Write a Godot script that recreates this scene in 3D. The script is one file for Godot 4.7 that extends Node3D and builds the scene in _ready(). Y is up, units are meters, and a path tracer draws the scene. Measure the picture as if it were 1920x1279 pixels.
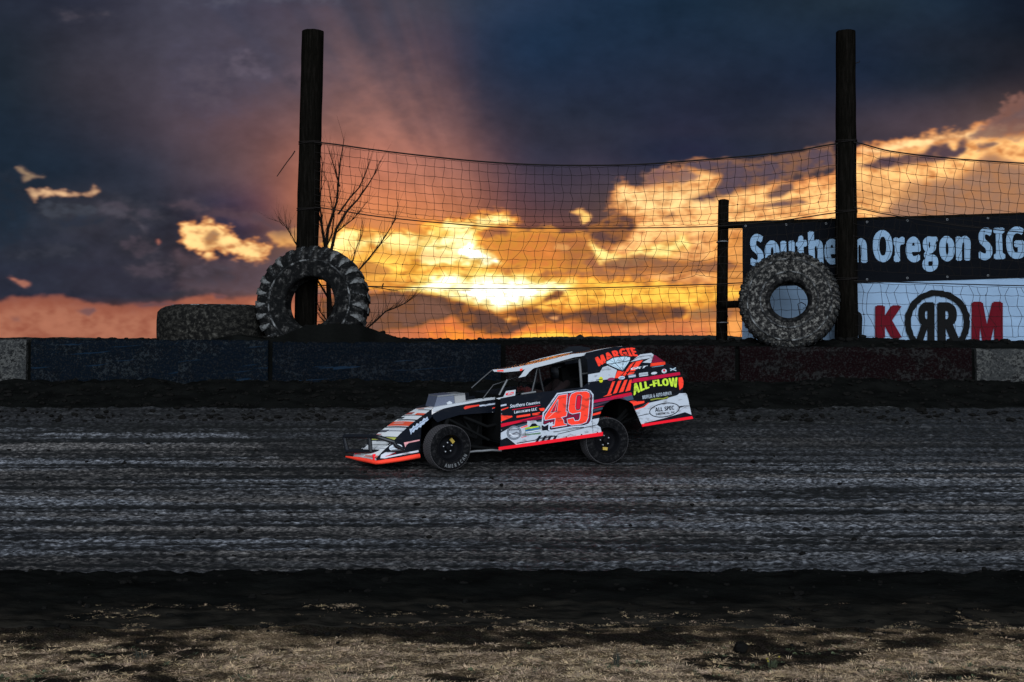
extends Node3D
# A dirt-track race car at dusk in front of a concrete wall, a wire catch fence and a sunset sky.

const EYE := 2.2
const SKY_W := 4096
const SKY_H := 4096
var rng := RandomNumberGenerator.new()
var M := {}

func _ready():
	# camera
	var cam := Camera3D.new()
	cam.name = "camera"
	cam.fov = 33.04
	cam.near = 0.1
	cam.far = 6000.0
	cam.position = Vector3(0, EYE, 0)
	cam.current = true
	add_child(cam)
	# sky
	var env := Environment.new()
	env.background_mode = Environment.BG_SKY
	var sky := Sky.new()
	var sm := PanoramaSkyMaterial.new()
	sm.panorama = ImageTexture.create_from_image(dusk_sky())
	sky.sky_material = sm
	env.sky = sky
	env.sky_rotation = Vector3(0, PI, 0)
	env.background_energy_multiplier = 1.0
	env.tonemap_mode = Environment.TONE_MAPPER_LINEAR
	env.tonemap_exposure = 1.0
	env.sdfgi_enabled = true
	env.ssao_enabled = true
	env.ssil_enabled = true
	var we := WorldEnvironment.new()
	we.name = "world_environment"
	we.environment = env
	add_child(we)
	# the sun, low behind the clouds ahead
	var sun := DirectionalLight3D.new()
	sun.name = "sun"
	sun.light_color = Color(1.0, 0.62, 0.3)
	sun.light_energy = 0.14
	sun.light_angular_distance = 6.0
	sun.shadow_enabled = true
	sun.rotation = Vector3(deg_to_rad(-2.2), deg_to_rad(180.4), 0)
	add_child(sun)
	rng.seed = 4711
	make_materials()
	build_ground()
	build_wall()
	build_posts()
	build_banners()
	build_fence()
	build_tyres()
	build_tree()
	build_car()
	build_driver()
	build_grass()

# ---------------------------------------------------------------- naming helpers
func thing(called: String, label: String, category: String, group := "", at := Vector3.ZERO) -> Node3D:
	var o := Node3D.new()
	o.name = numbered(called)
	o.position = at
	add_child(o)
	tag(o, label, category, group)
	return o

var taken := {}
func numbered(called: String) -> String:
	if not taken.has(called):
		taken[called] = 0
		return called
	taken[called] += 1
	return "%s_%03d" % [called, taken[called]]

func tag(o: Node, label: String, category: String, group := ""):
	o.set_meta("label", label)
	o.set_meta("category", category)
	if group != "":
		o.set_meta("group", group)

func put(called: String, mesh: Mesh, m: Material, parent: Node = self, at := Vector3.ZERO) -> MeshInstance3D:
	var o := MeshInstance3D.new()
	if parent == self:
		o.name = numbered(called)
	else:
		var n := called
		var k := 0
		while parent.has_node(NodePath(n)):
			k += 1
			n = "%s_%03d" % [called, k]
		o.name = n
	o.mesh = mesh
	o.material_override = m
	o.position = at
	parent.add_child(o, true)
	return o

func structure(called: String, mesh: Mesh, m: Material) -> MeshInstance3D:
	var o := put(called, mesh, m)
	o.set_meta("kind", "structure")
	return o

# ---------------------------------------------------------------- mesh builder
class MB:
	var v := PackedVector3Array()
	var n := PackedVector3Array()
	var uv := PackedVector2Array()
	var c := PackedColorArray()
	var i := PackedInt32Array()
	var col := Color.WHITE
	func vert(p: Vector3, nn: Vector3, t := Vector2.ZERO) -> int:
		v.append(p); n.append(nn); uv.append(t); c.append(col)
		return v.size() - 1
	func tri(a: Vector3, b: Vector3, d: Vector3, ta := Vector2.ZERO, tb := Vector2.ZERO, td := Vector2.ZERO):
		var nn := (d - a).cross(b - a)
		if nn.length_squared() < 1e-16: return
		nn = nn.normalized()
		var k := vert(a, nn, ta)
		vert(b, nn, tb); vert(d, nn, td)
		i.append(k); i.append(k + 1); i.append(k + 2)
	func quad(a: Vector3, b: Vector3, d: Vector3, e: Vector3, t := [Vector2(0, 0), Vector2(1, 0), Vector2(1, 1), Vector2(0, 1)]):
		tri(a, b, d, t[0], t[1], t[2]); tri(a, d, e, t[0], t[2], t[3])
	func box(at: Vector3, size: Vector3, b := Basis()):
		var h := size / 2
		for ax in 3:
			for s in [-1.0, 1.0]:
				var u := Vector3.ZERO; var w := Vector3.ZERO; var q := Vector3.ZERO
				q[ax] = h[ax] * s; u[(ax + 1) % 3] = h[(ax + 1) % 3]; w[(ax + 2) % 3] = h[(ax + 2) % 3] * s
				quad(at + b * (q - u + w), at + b * (q + u + w), at + b * (q + u - w), at + b * (q - u - w))
	# a tube through points, radius per point
	func tube(p: Array, r: Array, sides := 6, closed_ends := true):
		var m := p.size()
		if m < 2: return
		var first := v.size()
		var up := Vector3(0.31, 0.9, 0.2).normalized()
		var d0: Vector3 = (p[1] - p[0]).normalized()
		if absf(d0.dot(up)) > 0.9: up = Vector3(0.9, 0.1, 0.4).normalized()
		var side := d0.cross(up).normalized()
		for k in m:
			var d: Vector3 = (p[mini(k + 1, m - 1)] - p[maxi(k - 1, 0)]).normalized()
			side = (side - d * side.dot(d)).normalized()
			var o := d.cross(side)
			for q in sides:
				var a := TAU * q / sides
				var nn := side * cos(a) + o * sin(a)
				vert(p[k] + nn * float(r[mini(k, r.size() - 1)]), nn, Vector2(float(q) / sides, k))
		for k in m - 1:
			for q in sides:
				var a := first + k * sides + q
				var b := first + k * sides + (q + 1) % sides
				i.append_array([a, a + sides, b, b, a + sides, b + sides])
		if closed_ends:
			for e in [0, m - 1]:
				for q in range(1, sides - 1):
					var a0: int = first + e * sides
					tri(v[a0], v[a0 + q + (1 if e == 0 else 0)], v[a0 + q + (0 if e == 0 else 1)])
	# profile of (radius, along) turned round an axis
	func lathe(profile: Array, segs: int, at := Vector3.ZERO, b := Basis()):
		var first := v.size()
		var m := profile.size()
		for s in segs + 1:
			var a := TAU * s / segs
			for k in m:
				var t: Vector2 = profile[mini(k + 1, m - 1)] - profile[maxi(k - 1, 0)]
				var nr := t.y; var na := -t.x
				var l := sqrt(nr * nr + na * na) + 1e-9
				var nn := b * Vector3(cos(a) * nr / l, sin(a) * nr / l, na / l)
				vert(at + b * Vector3(cos(a) * profile[k].x, sin(a) * profile[k].x, profile[k].y), nn, Vector2(6.0 * s / segs, float(k) / m))
		for s in segs:
			for k in m - 1:
				var a := first + s * m + k
				i.append_array([a, a + 1, a + m, a + 1, a + m + 1, a + m])
	# a polygon (x, y) given depth from z0 to z1; uvf maps (x, y) to a texture
	func slab(poly: Array, z0: float, z1: float, uvf = null, back := true):
		var pp := PackedVector2Array(poly)
		var ix := Geometry2D.triangulate_polygon(pp)
		for k in range(0, ix.size(), 3):
			var a := pp[ix[k]]; var b := pp[ix[k + 1]]; var d := pp[ix[k + 2]]
			if (b - a).cross(d - a) > 0:
				var tmp := b; b = d; d = tmp
			var ta := Vector2.ZERO; var tb := ta; var td := ta
			if uvf != null:
				ta = uvf.at(a); tb = uvf.at(b); td = uvf.at(d)
			tri(Vector3(a.x, a.y, z1), Vector3(b.x, b.y, z1), Vector3(d.x, d.y, z1), ta, tb, td)
			if back:
				tri(Vector3(a.x, a.y, z0), Vector3(d.x, d.y, z0), Vector3(b.x, b.y, z0), ta, td, tb)
		var cw := Geometry2D.is_polygon_clockwise(pp)
		for k in pp.size():
			var a := pp[k]; var b := pp[(k + 1) % pp.size()]
			if not cw:
				var tmp := a; a = b; b = tmp
			var t := Vector2.ZERO
			if uvf != null: t = uvf.at(a)
			quad(Vector3(a.x, a.y, z0), Vector3(b.x, b.y, z0), Vector3(b.x, b.y, z1), Vector3(a.x, a.y, z1), [t, t, t, t])
	# sheet between rows of points
	func sheet(rows: Array, uvs = null):
		var first := v.size()
		var w: int = rows[0].size()
		for r in rows.size():
			for k in w:
				var p: Vector3 = rows[r][k]
				var du: Vector3 = rows[r][mini(k + 1, w - 1)] - rows[r][maxi(k - 1, 0)]
				var dv: Vector3 = rows[mini(r + 1, rows.size() - 1)][k] - rows[maxi(r - 1, 0)][k]
				var nn := du.cross(dv).normalized()
				vert(p, nn, uvs[r][k] if uvs != null else Vector2(float(k) / (w - 1), float(r) / (rows.size() - 1)))
		for r in rows.size() - 1:
			for k in w - 1:
				var a := first + r * w + k
				i.append_array([a, a + w, a + 1, a + 1, a + w, a + w + 1])
	# turn faces so that they agree with their normals
	func agree():
		for k in range(0, i.size(), 3):
			var f := (v[i[k + 2]] - v[i[k]]).cross(v[i[k + 1]] - v[i[k]])
			if f.dot(n[i[k]] + n[i[k + 1]] + n[i[k + 2]]) < 0:
				var q := i[k + 1]
				i[k + 1] = i[k + 2]
				i[k + 2] = q
	func done() -> ArrayMesh:
		var a := []
		a.resize(Mesh.ARRAY_MAX)
		a[Mesh.ARRAY_VERTEX] = v; a[Mesh.ARRAY_NORMAL] = n; a[Mesh.ARRAY_TEX_UV] = uv; a[Mesh.ARRAY_COLOR] = c; a[Mesh.ARRAY_INDEX] = i
		var m := ArrayMesh.new()
		m.add_surface_from_arrays(Mesh.PRIMITIVE_TRIANGLES, a)
		return m

# ---------------------------------------------------------------- materials
func lin(r: float, g: float, b: float) -> Color:
	return Color(r, g, b).linear_to_srgb()

func mat(c: Color, rough := 0.8, metal := 0.0) -> StandardMaterial3D:
	var m := StandardMaterial3D.new()
	m.albedo_color = c
	m.roughness = rough
	m.metallic = metal
	return m

func noise(seed_: int, freq: float, oct := 4, type := FastNoiseLite.TYPE_SIMPLEX_SMOOTH, gain := 0.5) -> FastNoiseLite:
	var f := FastNoiseLite.new()
	f.seed = seed_
	f.noise_type = type
	f.frequency = freq
	f.fractal_type = FastNoiseLite.FRACTAL_FBM
	f.fractal_octaves = oct
	f.fractal_gain = gain
	return f

# stops: [offset, colour (linear), ...]
func noise_tex(seed_: int, freq: float, stops: Array, size := 512, oct := 5, gain := 0.5) -> NoiseTexture2D:
	var t := NoiseTexture2D.new()
	t.width = size
	t.height = size
	t.seamless = true
	t.noise = noise(seed_, freq, oct, FastNoiseLite.TYPE_SIMPLEX_SMOOTH, gain)
	var g := Gradient.new()
	var off := PackedFloat32Array()
	var col := PackedColorArray()
	for k in range(0, stops.size(), 2):
		off.append(stops[k])
		col.append((stops[k + 1] as Color).linear_to_srgb())
	g.offsets = off
	g.colors = col
	t.color_ramp = g
	return t

func bump_tex(seed_: int, freq: float, strength := 6.0, size := 512) -> NoiseTexture2D:
	var t := NoiseTexture2D.new()
	t.width = size
	t.height = size
	t.seamless = true
	t.as_normal_map = true
	t.bump_strength = strength
	t.noise = noise(seed_, freq, 5)
	return t

func speckled(seed_: int, freq: float, stops: Array, scale: float, rough := 0.85, bump_freq := 0.03, bump := 5.0) -> StandardMaterial3D:
	var m := StandardMaterial3D.new()
	m.albedo_texture = noise_tex(seed_, freq, stops, 512, 6, 0.74 if seed_ == 22 else 0.68)
	m.normal_enabled = true
	m.normal_texture = bump_tex(seed_ + 50, bump_freq, bump)
	m.normal_scale = 1.0
	m.uv1_triplanar = true
	m.uv1_scale = Vector3.ONE * scale
	m.roughness = rough
	return m

func make_materials():
	var soil := mat(lin(0.02, 0.02, 0.02), 0.95)
	soil.vertex_color_use_as_albedo = true
	soil.normal_enabled = true
	soil.normal_texture = bump_tex(3, 0.02, 6.0)
	soil.uv1_triplanar = true
	soil.uv1_world_triplanar = true
	soil.uv1_scale = Vector3(0.9, 0.9, 1.6)
	soil.metallic_specular = 0.08
	M.soil = soil
	# matted straw and soil of the verge
	var thatch: StandardMaterial3D = soil.duplicate()
	thatch.albedo_color = Color.WHITE
	thatch.albedo_texture = noise_tex(8, 0.05, [0.0, Color(0.05, 0.05, 0.05), 0.4, Color(0.2, 0.19, 0.17), 0.56, Color(0.6, 0.58, 0.55), 0.75, Color(1, 1, 1), 1.0, Color(1, 1, 1)], 1024, 5, 0.65)
	thatch.normal_texture = bump_tex(9, 0.06, 10.0)
	thatch.uv1_scale = Vector3(1.0, 1.0, 1.5)
	M.thatch = thatch
	var track := mat(lin(0.37, 0.37, 0.37), 0.55)
	track.vertex_color_use_as_albedo = true
	track.albedo_texture = noise_tex(6, 0.026, [0.0, Color(0.02, 0.02, 0.02), 0.42, Color(0.09, 0.09, 0.09), 0.56, Color(0.42, 0.42, 0.43), 0.72, Color(1, 1, 1), 1.0, Color(1, 1, 1)], 1024, 5, 0.6)
	track.normal_enabled = true
	track.normal_texture = bump_tex(5, 0.025, 9.0)
	track.uv1_triplanar = true
	track.uv1_world_triplanar = true
	track.uv1_scale = Vector3(0.36, 0.7, 0.95)
	track.metallic_specular = 0.45
	M.track = track
	M.clod = mat(lin(0.0062, 0.0058, 0.0052), 0.95)
	M.clod.metallic_specular = 0.08
	M.far = mat(lin(0.02, 0.022, 0.02), 1.0)
	M.far.metallic_specular = 0.0
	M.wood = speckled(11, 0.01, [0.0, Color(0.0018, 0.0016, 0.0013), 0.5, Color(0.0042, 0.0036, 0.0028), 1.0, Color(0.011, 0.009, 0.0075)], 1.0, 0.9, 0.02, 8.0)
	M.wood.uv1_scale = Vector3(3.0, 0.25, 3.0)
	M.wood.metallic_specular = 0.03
	M.wire = mat(lin(0.012, 0.01, 0.009), 0.7)
	M.wire.metallic_specular = 0.1
	M.bark = mat(lin(0.012, 0.009, 0.007), 0.95)
	M.bark.metallic_specular = 0.08
	# dried pale mud on black rubber
	M.rubber_mud = speckled(21, 0.01, [0.0, Color(0.004, 0.004, 0.004), 0.45, Color(0.009, 0.009, 0.0088), 0.58, Color(0.045, 0.044, 0.043), 0.68, Color(0.16, 0.157, 0.15), 1.0, Color(0.3, 0.295, 0.28)], 0.8, 0.9, 0.03, 3.0)
	M.rubber_dusty = speckled(22, 0.02, [0.0, Color(0.004, 0.004, 0.004), 0.4, Color(0.01, 0.0097, 0.0095), 0.52, Color(0.045, 0.041, 0.036), 0.64, Color(0.13, 0.12, 0.105), 1.0, Color(0.28, 0.26, 0.23)], 0.9, 0.9, 0.05, 3.5)
	M.rubber_dark = speckled(23, 0.012, [0.0, Color(0.003, 0.003, 0.003), 0.5, Color(0.0045, 0.0045, 0.0045), 0.64, Color(0.014, 0.013, 0.012), 0.8, Color(0.05, 0.047, 0.043), 1.0, Color(0.12, 0.115, 0.105)], 0.9, 0.9, 0.03, 3.0)
	M.rubber_lug = speckled(26, 0.01, [0.0, Color(0.004, 0.004, 0.004), 0.38, Color(0.012, 0.012, 0.012), 0.5, Color(0.04, 0.039, 0.037), 0.62, Color(0.1, 0.098, 0.093), 1.0, Color(0.2, 0.196, 0.188)], 0.9, 0.9, 0.03, 3.0)
	M.rubber_flat = speckled(24, 0.02, [0.0, Color(0.003, 0.003, 0.003), 0.48, Color(0.006, 0.0055, 0.005), 0.6, Color(0.016, 0.0145, 0.012), 0.75, Color(0.045, 0.041, 0.034), 1.0, Color(0.09, 0.082, 0.068)], 0.8, 0.9, 0.04, 3.5)
	for k in ["rubber_mud", "rubber_dusty", "rubber_dark", "rubber_lug", "rubber_flat"]:
		M[k].metallic_specular = 0.15
	M.tyre = speckled(25, 0.02, [0.0, Color(0.003, 0.003, 0.0032), 0.5, Color(0.006, 0.006, 0.0065), 0.68, Color(0.016, 0.015, 0.015), 1.0, Color(0.035, 0.033, 0.032)], 1.2, 0.8, 0.04, 1.5)
	M.tyre.metallic_specular = 0.08
	M.tread = mat(lin(0.05, 0.046, 0.047), 0.85)
	M.tread.metallic_specular = 0.15
	M.black = mat(lin(0.008, 0.009, 0.012), 0.35)
	M.matt_black = mat(lin(0.006, 0.006, 0.006), 0.9)
	M.matt_black.metallic_specular = 0.08
	M.tube = mat(lin(0.012, 0.012, 0.013), 0.3)
	M.rim = mat(lin(0.005, 0.005, 0.006), 0.5)
	M.rim.metallic_specular = 0.12
	M.grey_tube = mat(lin(0.16, 0.16, 0.16), 0.5, 0.3)
	M.white = mat(lin(0.47, 0.48, 0.495), 0.35)
	M.red = mat(lin(0.88, 0.012, 0.025), 0.35)
	M.orange = mat(lin(1.0, 0.06, 0.03), 0.35)
	for k in [M.white, M.red, M.orange]:
		k.metallic_specular = 0.15
	M.gold = mat(lin(0.45, 0.3, 0.04), 0.5)
	M.steel = mat(lin(0.5, 0.5, 0.52), 0.35, 0.8)

# ---------------------------------------------------------------- sky
# Sky units: u to the right and v down on a plane 2156 units ahead, so that 2156 * tan(angle) units lie between the horizon's middle (960, 640) and a direction.
const SKY_F := 2156.0
const BASE := [
	"262c3a 2d303f 40404f 424254 424252 363e4e 26344a 1f3148 1c2e42 1e2c3c 22303e 1c2a3a 161e2c",
	"222a36 363642 444250 484452 484654 3a3a4a 22324a 1e2e44 1e2c40 1d2a3c 1c283a 202836 1c202a",
	"202a36 36343e 48424e 544a56 5c4e58 463e4a 283044 222c40 222a3c 20283a 20283a 262a36 322c32",
	"1c2836 2e303c 4a404a 684e52 885e58 6c5054 3a3644 2c3040 282a3c 2a2c3a 3a343e 504248 6a5450",
	"1c2836 242c3a 403c48 705050 be7258 a46858 503e48 3c3644 363240 3a343e 403840 504246 806458",
	"1e2a38 32323c 30303c 583e48 cd7d50 d7824e 7e524c 604846 8a6450 8c6454 906c54 987058 8c645a",
	"202a38 2c2e3a 38343e 58464c a87850 d89a50 c07446 9a6048 a0704e a8744e b08058 a87c5c 94705c",
	"2c2c3a 322e3a 403840 7a5652 967064 a07858 c88848 c08048 b07850 b07c58 b08464 a88068 a47c68",
	"98604e 9c624e b4684e cc704c a87460 d87848 f08c38 e07a44 dc7c4c d88858 cc8c74 c48c78 bc8874"]
# each: outline, softness, raggedness, core colour, edge colour, rim width, opacity, brightness
const CLOUDS := [
	# soft glow and rays left of the sun
	["640,120 760,140 840,220 900,330 860,420 640,430 560,330", 90, 20, "b87860", "a07060", 120, 0.22, 1.0],
	# warm sky under the cloud deck, far left and left
	["-160,572 0,566 25,556 60,557 120,553 150,563 190,571 235,572 300,570 345,562 400,552 425,560 480,556 560,552 700,548 700,660 -160,660", 5, 4, "b07058", "a05c48", 34, 0.95, 0.95],
	["300,600 400,585 480,575 560,570 640,575 640,610 480,625 330,620", 14, 8, "d07850", "c07050", 20, 0.7, 1.0],
	# hook of light, far left
	["28,313 45,316 55,324 75,330 88,328 80,336 62,335 50,340 45,345 40,338 46,328", 3, 6, "a08468", "705c54", 6, 0.8, 1.0],
	["47,356 62,351 85,354 105,360 120,359 150,363 168,358 176,346 180,348 186,360 183,368 174,374 150,371 120,371 110,366 90,368 74,372 67,388 63,384 57,372", 2.5, 6, "e0b488", "96705c", 7, 1.0, 1.0],
	["14,521 26,521 36,526 52,528 56,534 46,538 36,534 26,528", 3, 5, "e08c6c", "905c54", 5, 0.9, 1.0],
	["292,448 298,447 301,455 297,460 293,456", 2, 3, "d08064", "a06058", 4, 0.8, 1.0],
	# lit cloud left of the post
	["331,420 352,417 356,406 364,408 372,416 383,406 395,412 412,425 430,430 446,442 470,446 490,452 508,462 503,478 494,489 470,490 450,484 436,474 420,480 404,478 390,487 380,478 365,470 350,466 340,456 346,446 340,434", 5, 14, "ffd088", "d08450", 13, 1.0, 1.1],
	["382,448 390,436 402,432 412,440 408,452 396,462 386,462", 4, 6, "8c6450", "b88050", 6, 0.85, 1.0],
	["505,440 520,434 550,430 580,434 580,460 550,466 525,462 512,452", 5, 9, "e8a860", "c08050", 10, 0.9, 1.0],
	["330,470 380,490 440,492 500,496 540,470 560,500 540,540 440,550 330,540", 14, 9, "54464e", "5c4a50", 20, 0.75, 1.0],
	["360,410 420,405 480,420 520,445 560,440 540,425 480,395 400,390", 14, 7, "54444c", "644c50", 16, 0.7, 1.0],
	# broad golden field round the sun
	["600,470 625,440 660,425 720,432 780,424 820,408 868,410 885,398 935,402 972,410 950,424 915,436 905,455 920,475 945,490 940,505 1000,510 1060,512 1130,518 1180,522 1300,530 1350,540 1350,602 1180,606 1060,603 1000,598 940,592 900,588 860,574 800,562 690,550 600,540", 13, 16, "ffca58", "f29038", 30, 1.0, 1.35],
	["610,452 650,432 720,440 780,432 840,440 850,470 760,480 690,470 620,486", 9, 14, "ffe696", "ffcc68", 14, 0.85, 1.4],
	["790,455 840,436 880,424 905,428 888,446 896,462 925,478 940,494 920,506 860,500 800,505 770,490", 9, 14, "fff0b0", "ffd868", 14, 0.9, 1.5],
	["830,414 870,418 905,404 955,408 962,416 925,426 890,432 850,438 828,430", 6, 10, "ffeca0", "ffcc68", 10, 0.9, 1.3],
	["640,470 720,462 800,470 860,480 800,490 700,486 640,492", 8, 10, "e89038", "f4b048", 10, 0.6, 1.1],
	["960,520 1040,516 1120,530 1240,545 1340,556 1240,560 1100,548 1000,540", 7, 10, "dc8434", "f0a440", 9, 0.6, 1.0],
	["640,525 720,518 800,526 840,540 760,546 680,540", 8, 10, "cc7838", "f0a040", 10, 0.65, 1.0],
	["860,466 885,460 900,470 925,480 938,494 915,502 880,490 862,480", 5, 9, "fffbe4", "ffe490", 8, 0.95, 2.0],
	["740,548 790,520 840,508 900,512 950,514 1010,520 1070,530 1060,550 1010,562 975,575 930,582 880,574 820,560", 12, 12, "fff3c0", "ffe070", 26, 1.0, 1.9],
	["850,548 890,530 940,526 990,532 1010,546 985,566 940,578 900,570", 14, 8, "fffdf0", "fff0b0", 18, 1.0, 3.2],
	# dusky orange cloud above the sun
	["905,454 935,437 985,428 1050,431 1104,440 1116,470 1094,490 1112,508 1060,514 1010,508 960,508 925,503 946,495 930,478", 6, 11, "d8803c", "f0a040", 16, 0.95, 1.0],
	["1020,440 1104,440 1120,480 1094,492 1110,508 1060,508 1050,470", 16, 9, "a4663e", "c07a40", 14, 0.75, 1.0],
	["1045,455 1062,462 1080,468 1060,470 1040,466", 3, 5, "e8a860", "c88050", 4, 0.6, 1.0],
	["1088,403 1072,398 1094,389 1104,402 1106,414 1094,420", 3.5, 6, "ffd074", "e0985c", 6, 1.0, 1.0],
	# golden field on the right
	["1138,392 1150,360 1170,349 1206,352 1226,332 1252,318 1284,310 1310,306 1345,310 1390,325 1430,335 1500,342 1560,330 1602,285 1640,268 1680,262 1740,255 1800,246 1850,234 1930,230 2100,240 2100,440 1600,430 1500,440 1400,446 1360,480 1350,545 1230,535 1200,510 1150,480 1128,455 1180,425 1190,410 1160,402", 10, 15, "fec27a", "e28e50", 30, 1.0, 1.2],
	["1146,388 1160,352 1206,354 1280,346 1310,356 1345,365 1330,395 1240,400 1190,400", 10, 12, "ffd08c", "f4b470", 16, 0.8, 1.2],
	["1612,282 1680,266 1760,252 1840,240 1830,262 1780,268 1740,274 1690,284 1640,292", 8, 8, "ffd294", "e8a870", 12, 0.85, 1.2],
	["1108,456 1132,470 1170,482 1200,468 1240,452 1290,440 1300,466 1240,488 1190,494 1130,496 1114,480", 6, 13, "ffe68c", "f4b458", 10, 0.95, 1.15],
	["1330,440 1420,430 1500,430 1560,425 1560,640 1330,640", 14, 9, "f0a454", "ee9844", 20, 0.7, 1.1],
	["1100,520 1200,525 1345,535 1560,540 1560,570 1345,575 1200,572 1080,576", 8, 10, "ffc44c", "f4a440", 14, 0.85, 1.15],
	# dark cloud in front of the gold
	["1100,426 1136,410 1165,402 1190,408 1193,426 1181,442 1174,456 1153,463 1128,460 1106,446", 4, 6, "624440", "b4723c", 8, 1.0, 1.0],
	["1130,492 1200,478 1250,485 1360,488 1400,500 1360,512 1250,516 1180,512 1134,506", 5, 6, "8c5c44", "cc8040", 8, 0.95, 1.0],
	["1200,330 1240,316 1290,318 1312,330 1280,345 1240,347 1208,350", 6, 10, "74565a", "a87860", 9, 0.9, 1.0],
	["1252,306 1310,300 1420,300 1560,270 1568,312 1500,328 1430,350 1370,366 1330,376 1288,376 1338,356 1350,330", 6, 7, "5a4a54", "94684e", 9, 1.0, 1.0],
	["1434,366 1460,347 1486,342 1489,356 1466,370 1440,373", 4, 4, "5c464c", "a87858", 6, 0.95, 1.0],
	["1412,387 1450,380 1500,372 1516,380 1480,388 1422,390", 3, 3, "624a50", "a87858", 5, 0.95, 1.0],
	["1238,408 1262,398 1270,408 1246,412", 2.5, 4, "7c5c54", "c08858", 4, 0.9, 1.0],
	["1370,398 1400,388 1404,398 1380,402", 3, 5, "a87854", "d09858", 4, 0.8, 1.0],
	["1610,312 1650,296 1690,291 1730,286 1744,275 1760,268 1776,268 1786,282 1792,284 1796,266 1808,256 1816,266 1811,286 1790,296 1750,306 1700,311 1640,320", 4, 5, "54424a", "906858", 7, 1.0, 1.0],
	["1830,272 1862,265 1872,270 1850,282 1834,284", 4, 6, "644c50", "987060", 6, 0.9, 1.0],
	["1600,440 1660,395 1682,368 1702,346 1746,338 1792,333 1830,308 1852,285 1870,288 1892,302 1930,310 2100,300 2100,440", 8, 10, "8a6658", "c08860", 22, 0.92, 1.0],
	["1600,345 1640,335 1690,345 1730,360 1700,372 1650,378 1600,385", 14, 10, "d89860", "e0a468", 14, 0.6, 1.0],
	["1820,256 1846,240 1868,214 1890,186 1930,176 2100,190 2100,262 1920,258 1870,262", 8, 12, "705654", "906458", 14, 0.9, 1.0],
	# the bank of cloud under the sun
	["600,560 690,550 720,547 780,546 830,555 868,566 905,578 930,589 958,580 990,574 1012,566 1040,546 1056,549 1058,557 1030,565 1004,577 1022,581 1042,579 1058,584 1100,575 1130,571 1200,574 1255,571 1292,580 1276,600 1230,607 1180,613 1120,613 1062,606 1022,606 990,611 970,626 948,632 900,628 872,616 852,600 845,592 832,600 800,606 790,613 760,620 690,624 600,630", 4, 8, "66473c", "b06a34", 9, 1.0, 0.9],
	["600,562 690,556 760,552 830,566 850,590 800,604 760,618 690,626 600,632", 14, 7, "805a4a", "70503f", 14, 0.7, 1.0],
	["1060,612 1180,614 1290,602 1345,598 1345,612 1240,622 1120,622", 8, 8, "e89458", "d88850", 8, 0.6, 1.0],
	["1290,580 1380,560 1420,556 1420,590 1345,600 1290,604", 6, 9, "885c48", "c07840", 10, 0.85, 1.0],
	["943,597 955,592 975,597 968,602 953,605", 2, 4, "ffe080", "e89040", 4, 1.0, 1.2],
	["990,612 1018,606 1020,612 1000,616", 2, 3, "ffb850", "e08040", 3, 0.95, 1.0],
	["1030,596 1048,592 1046,599 1034,599", 2, 3, "f0a868", "b07050", 3, 0.9, 1.0],
	["1175,596 1190,592 1186,600", 2, 3, "f09870", "b07858", 3, 0.8, 1.0],
	# glow along the horizon under the bank
	["800,620 842,600 850,596 862,612 900,630 960,632 985,618 1012,612 1062,610 1130,622 1200,634 1200,660 800,660", 5, 6, "ff9838", "f08048", 12, 0.9, 1.0],
	["955,636 985,624 1030,620 1080,626 1130,632 1130,642 955,646", 6, 5, "ffc84c", "ffa040", 8, 0.9, 1.15],
	# small clouds left of the sun
	["742,516 764,506 770,484 786,484 792,500 782,508 806,512 780,516", 4, 6, "c0702c", "f0a838", 6, 0.9, 1.0],
	["640,500 690,488 726,502 736,514 690,522 640,520", 6, 8, "b8703c", "e09840", 8, 0.85, 1.0],
	["866,512 896,494 892,508 870,516", 4, 5, "d89440", "f8c860", 5, 0.8, 1.0],
	["880,556 896,558 888,562", 2, 2, "d08830", "e8b050", 3, 0.7, 1.0],
	# faint lit edges and bands inside the deck, left
	["180,380 215,388 250,402 272,425 276,440 262,428 240,412 205,402 180,396", 8, 6, "54505a", "48444e", 8, 0.7, 1.0],
	["140,582 158,580 175,578 180,584 166,594 160,592", 3, 4, "6c5054", "8c5c54", 4, 0.8, 1.0],
	["20,595 35,594 38,604 24,604", 4, 3, "805854", "905e54", 4, 0.6, 1.0],
	["255,572 300,566 330,568 350,574 300,578 262,578", 4, 4, "5c4a50", "784e50", 5, 0.8, 1.0],
	["400,552 410,550 425,556 418,562 404,562", 3, 3, "644c50", "7c5050", 4, 0.9, 1.0],
	["-160,430 40,440 150,470 300,480 330,540 250,568 150,560 60,553 0,560 -160,565", 30, 12, "30303c", "363440", 30, 0.5, 1.0],
	["330,100 480,80 520,110 500,150 440,200 380,230 330,200", 40, 20, "524c5a", "48465a", 40, 0.4, 1.0],
	["-160,318 20,322 48,350 66,388 58,430 40,470 -160,480", 14, 10, "1e2a38", "2c323e", 20, 0.55, 1.0],
	["70,378 100,374 150,380 186,388 178,402 130,406 90,412 72,400", 7, 9, "3e424c", "34363f", 8, 0.75, 1.0],
	["90,412 140,404 200,408 190,424 140,432 100,428", 8, 8, "262e3c", "30343e", 10, 0.6, 1.0],
	["186,384 220,372 300,392 330,410 300,420 240,404", 14, 8, "4c4650", "3e3e48", 14, 0.6, 1.0],
	["215,452 260,440 290,446 300,470 260,488 225,476", 9, 9, "483f48", "383740", 10, 0.7, 1.0],
	["230,500 300,486 420,500 440,522 340,530 250,522", 12, 9, "4a414a", "3a3740", 14, 0.7, 1.0],
	["10,470 90,455 160,462 150,482 60,492 10,488", 10, 8, "363842", "2c303b", 12, 0.6, 1.0],
	["300,380 360,372 400,392 372,404 330,400", 10, 7, "54464e", "443e48", 10, 0.6, 1.0],
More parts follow.
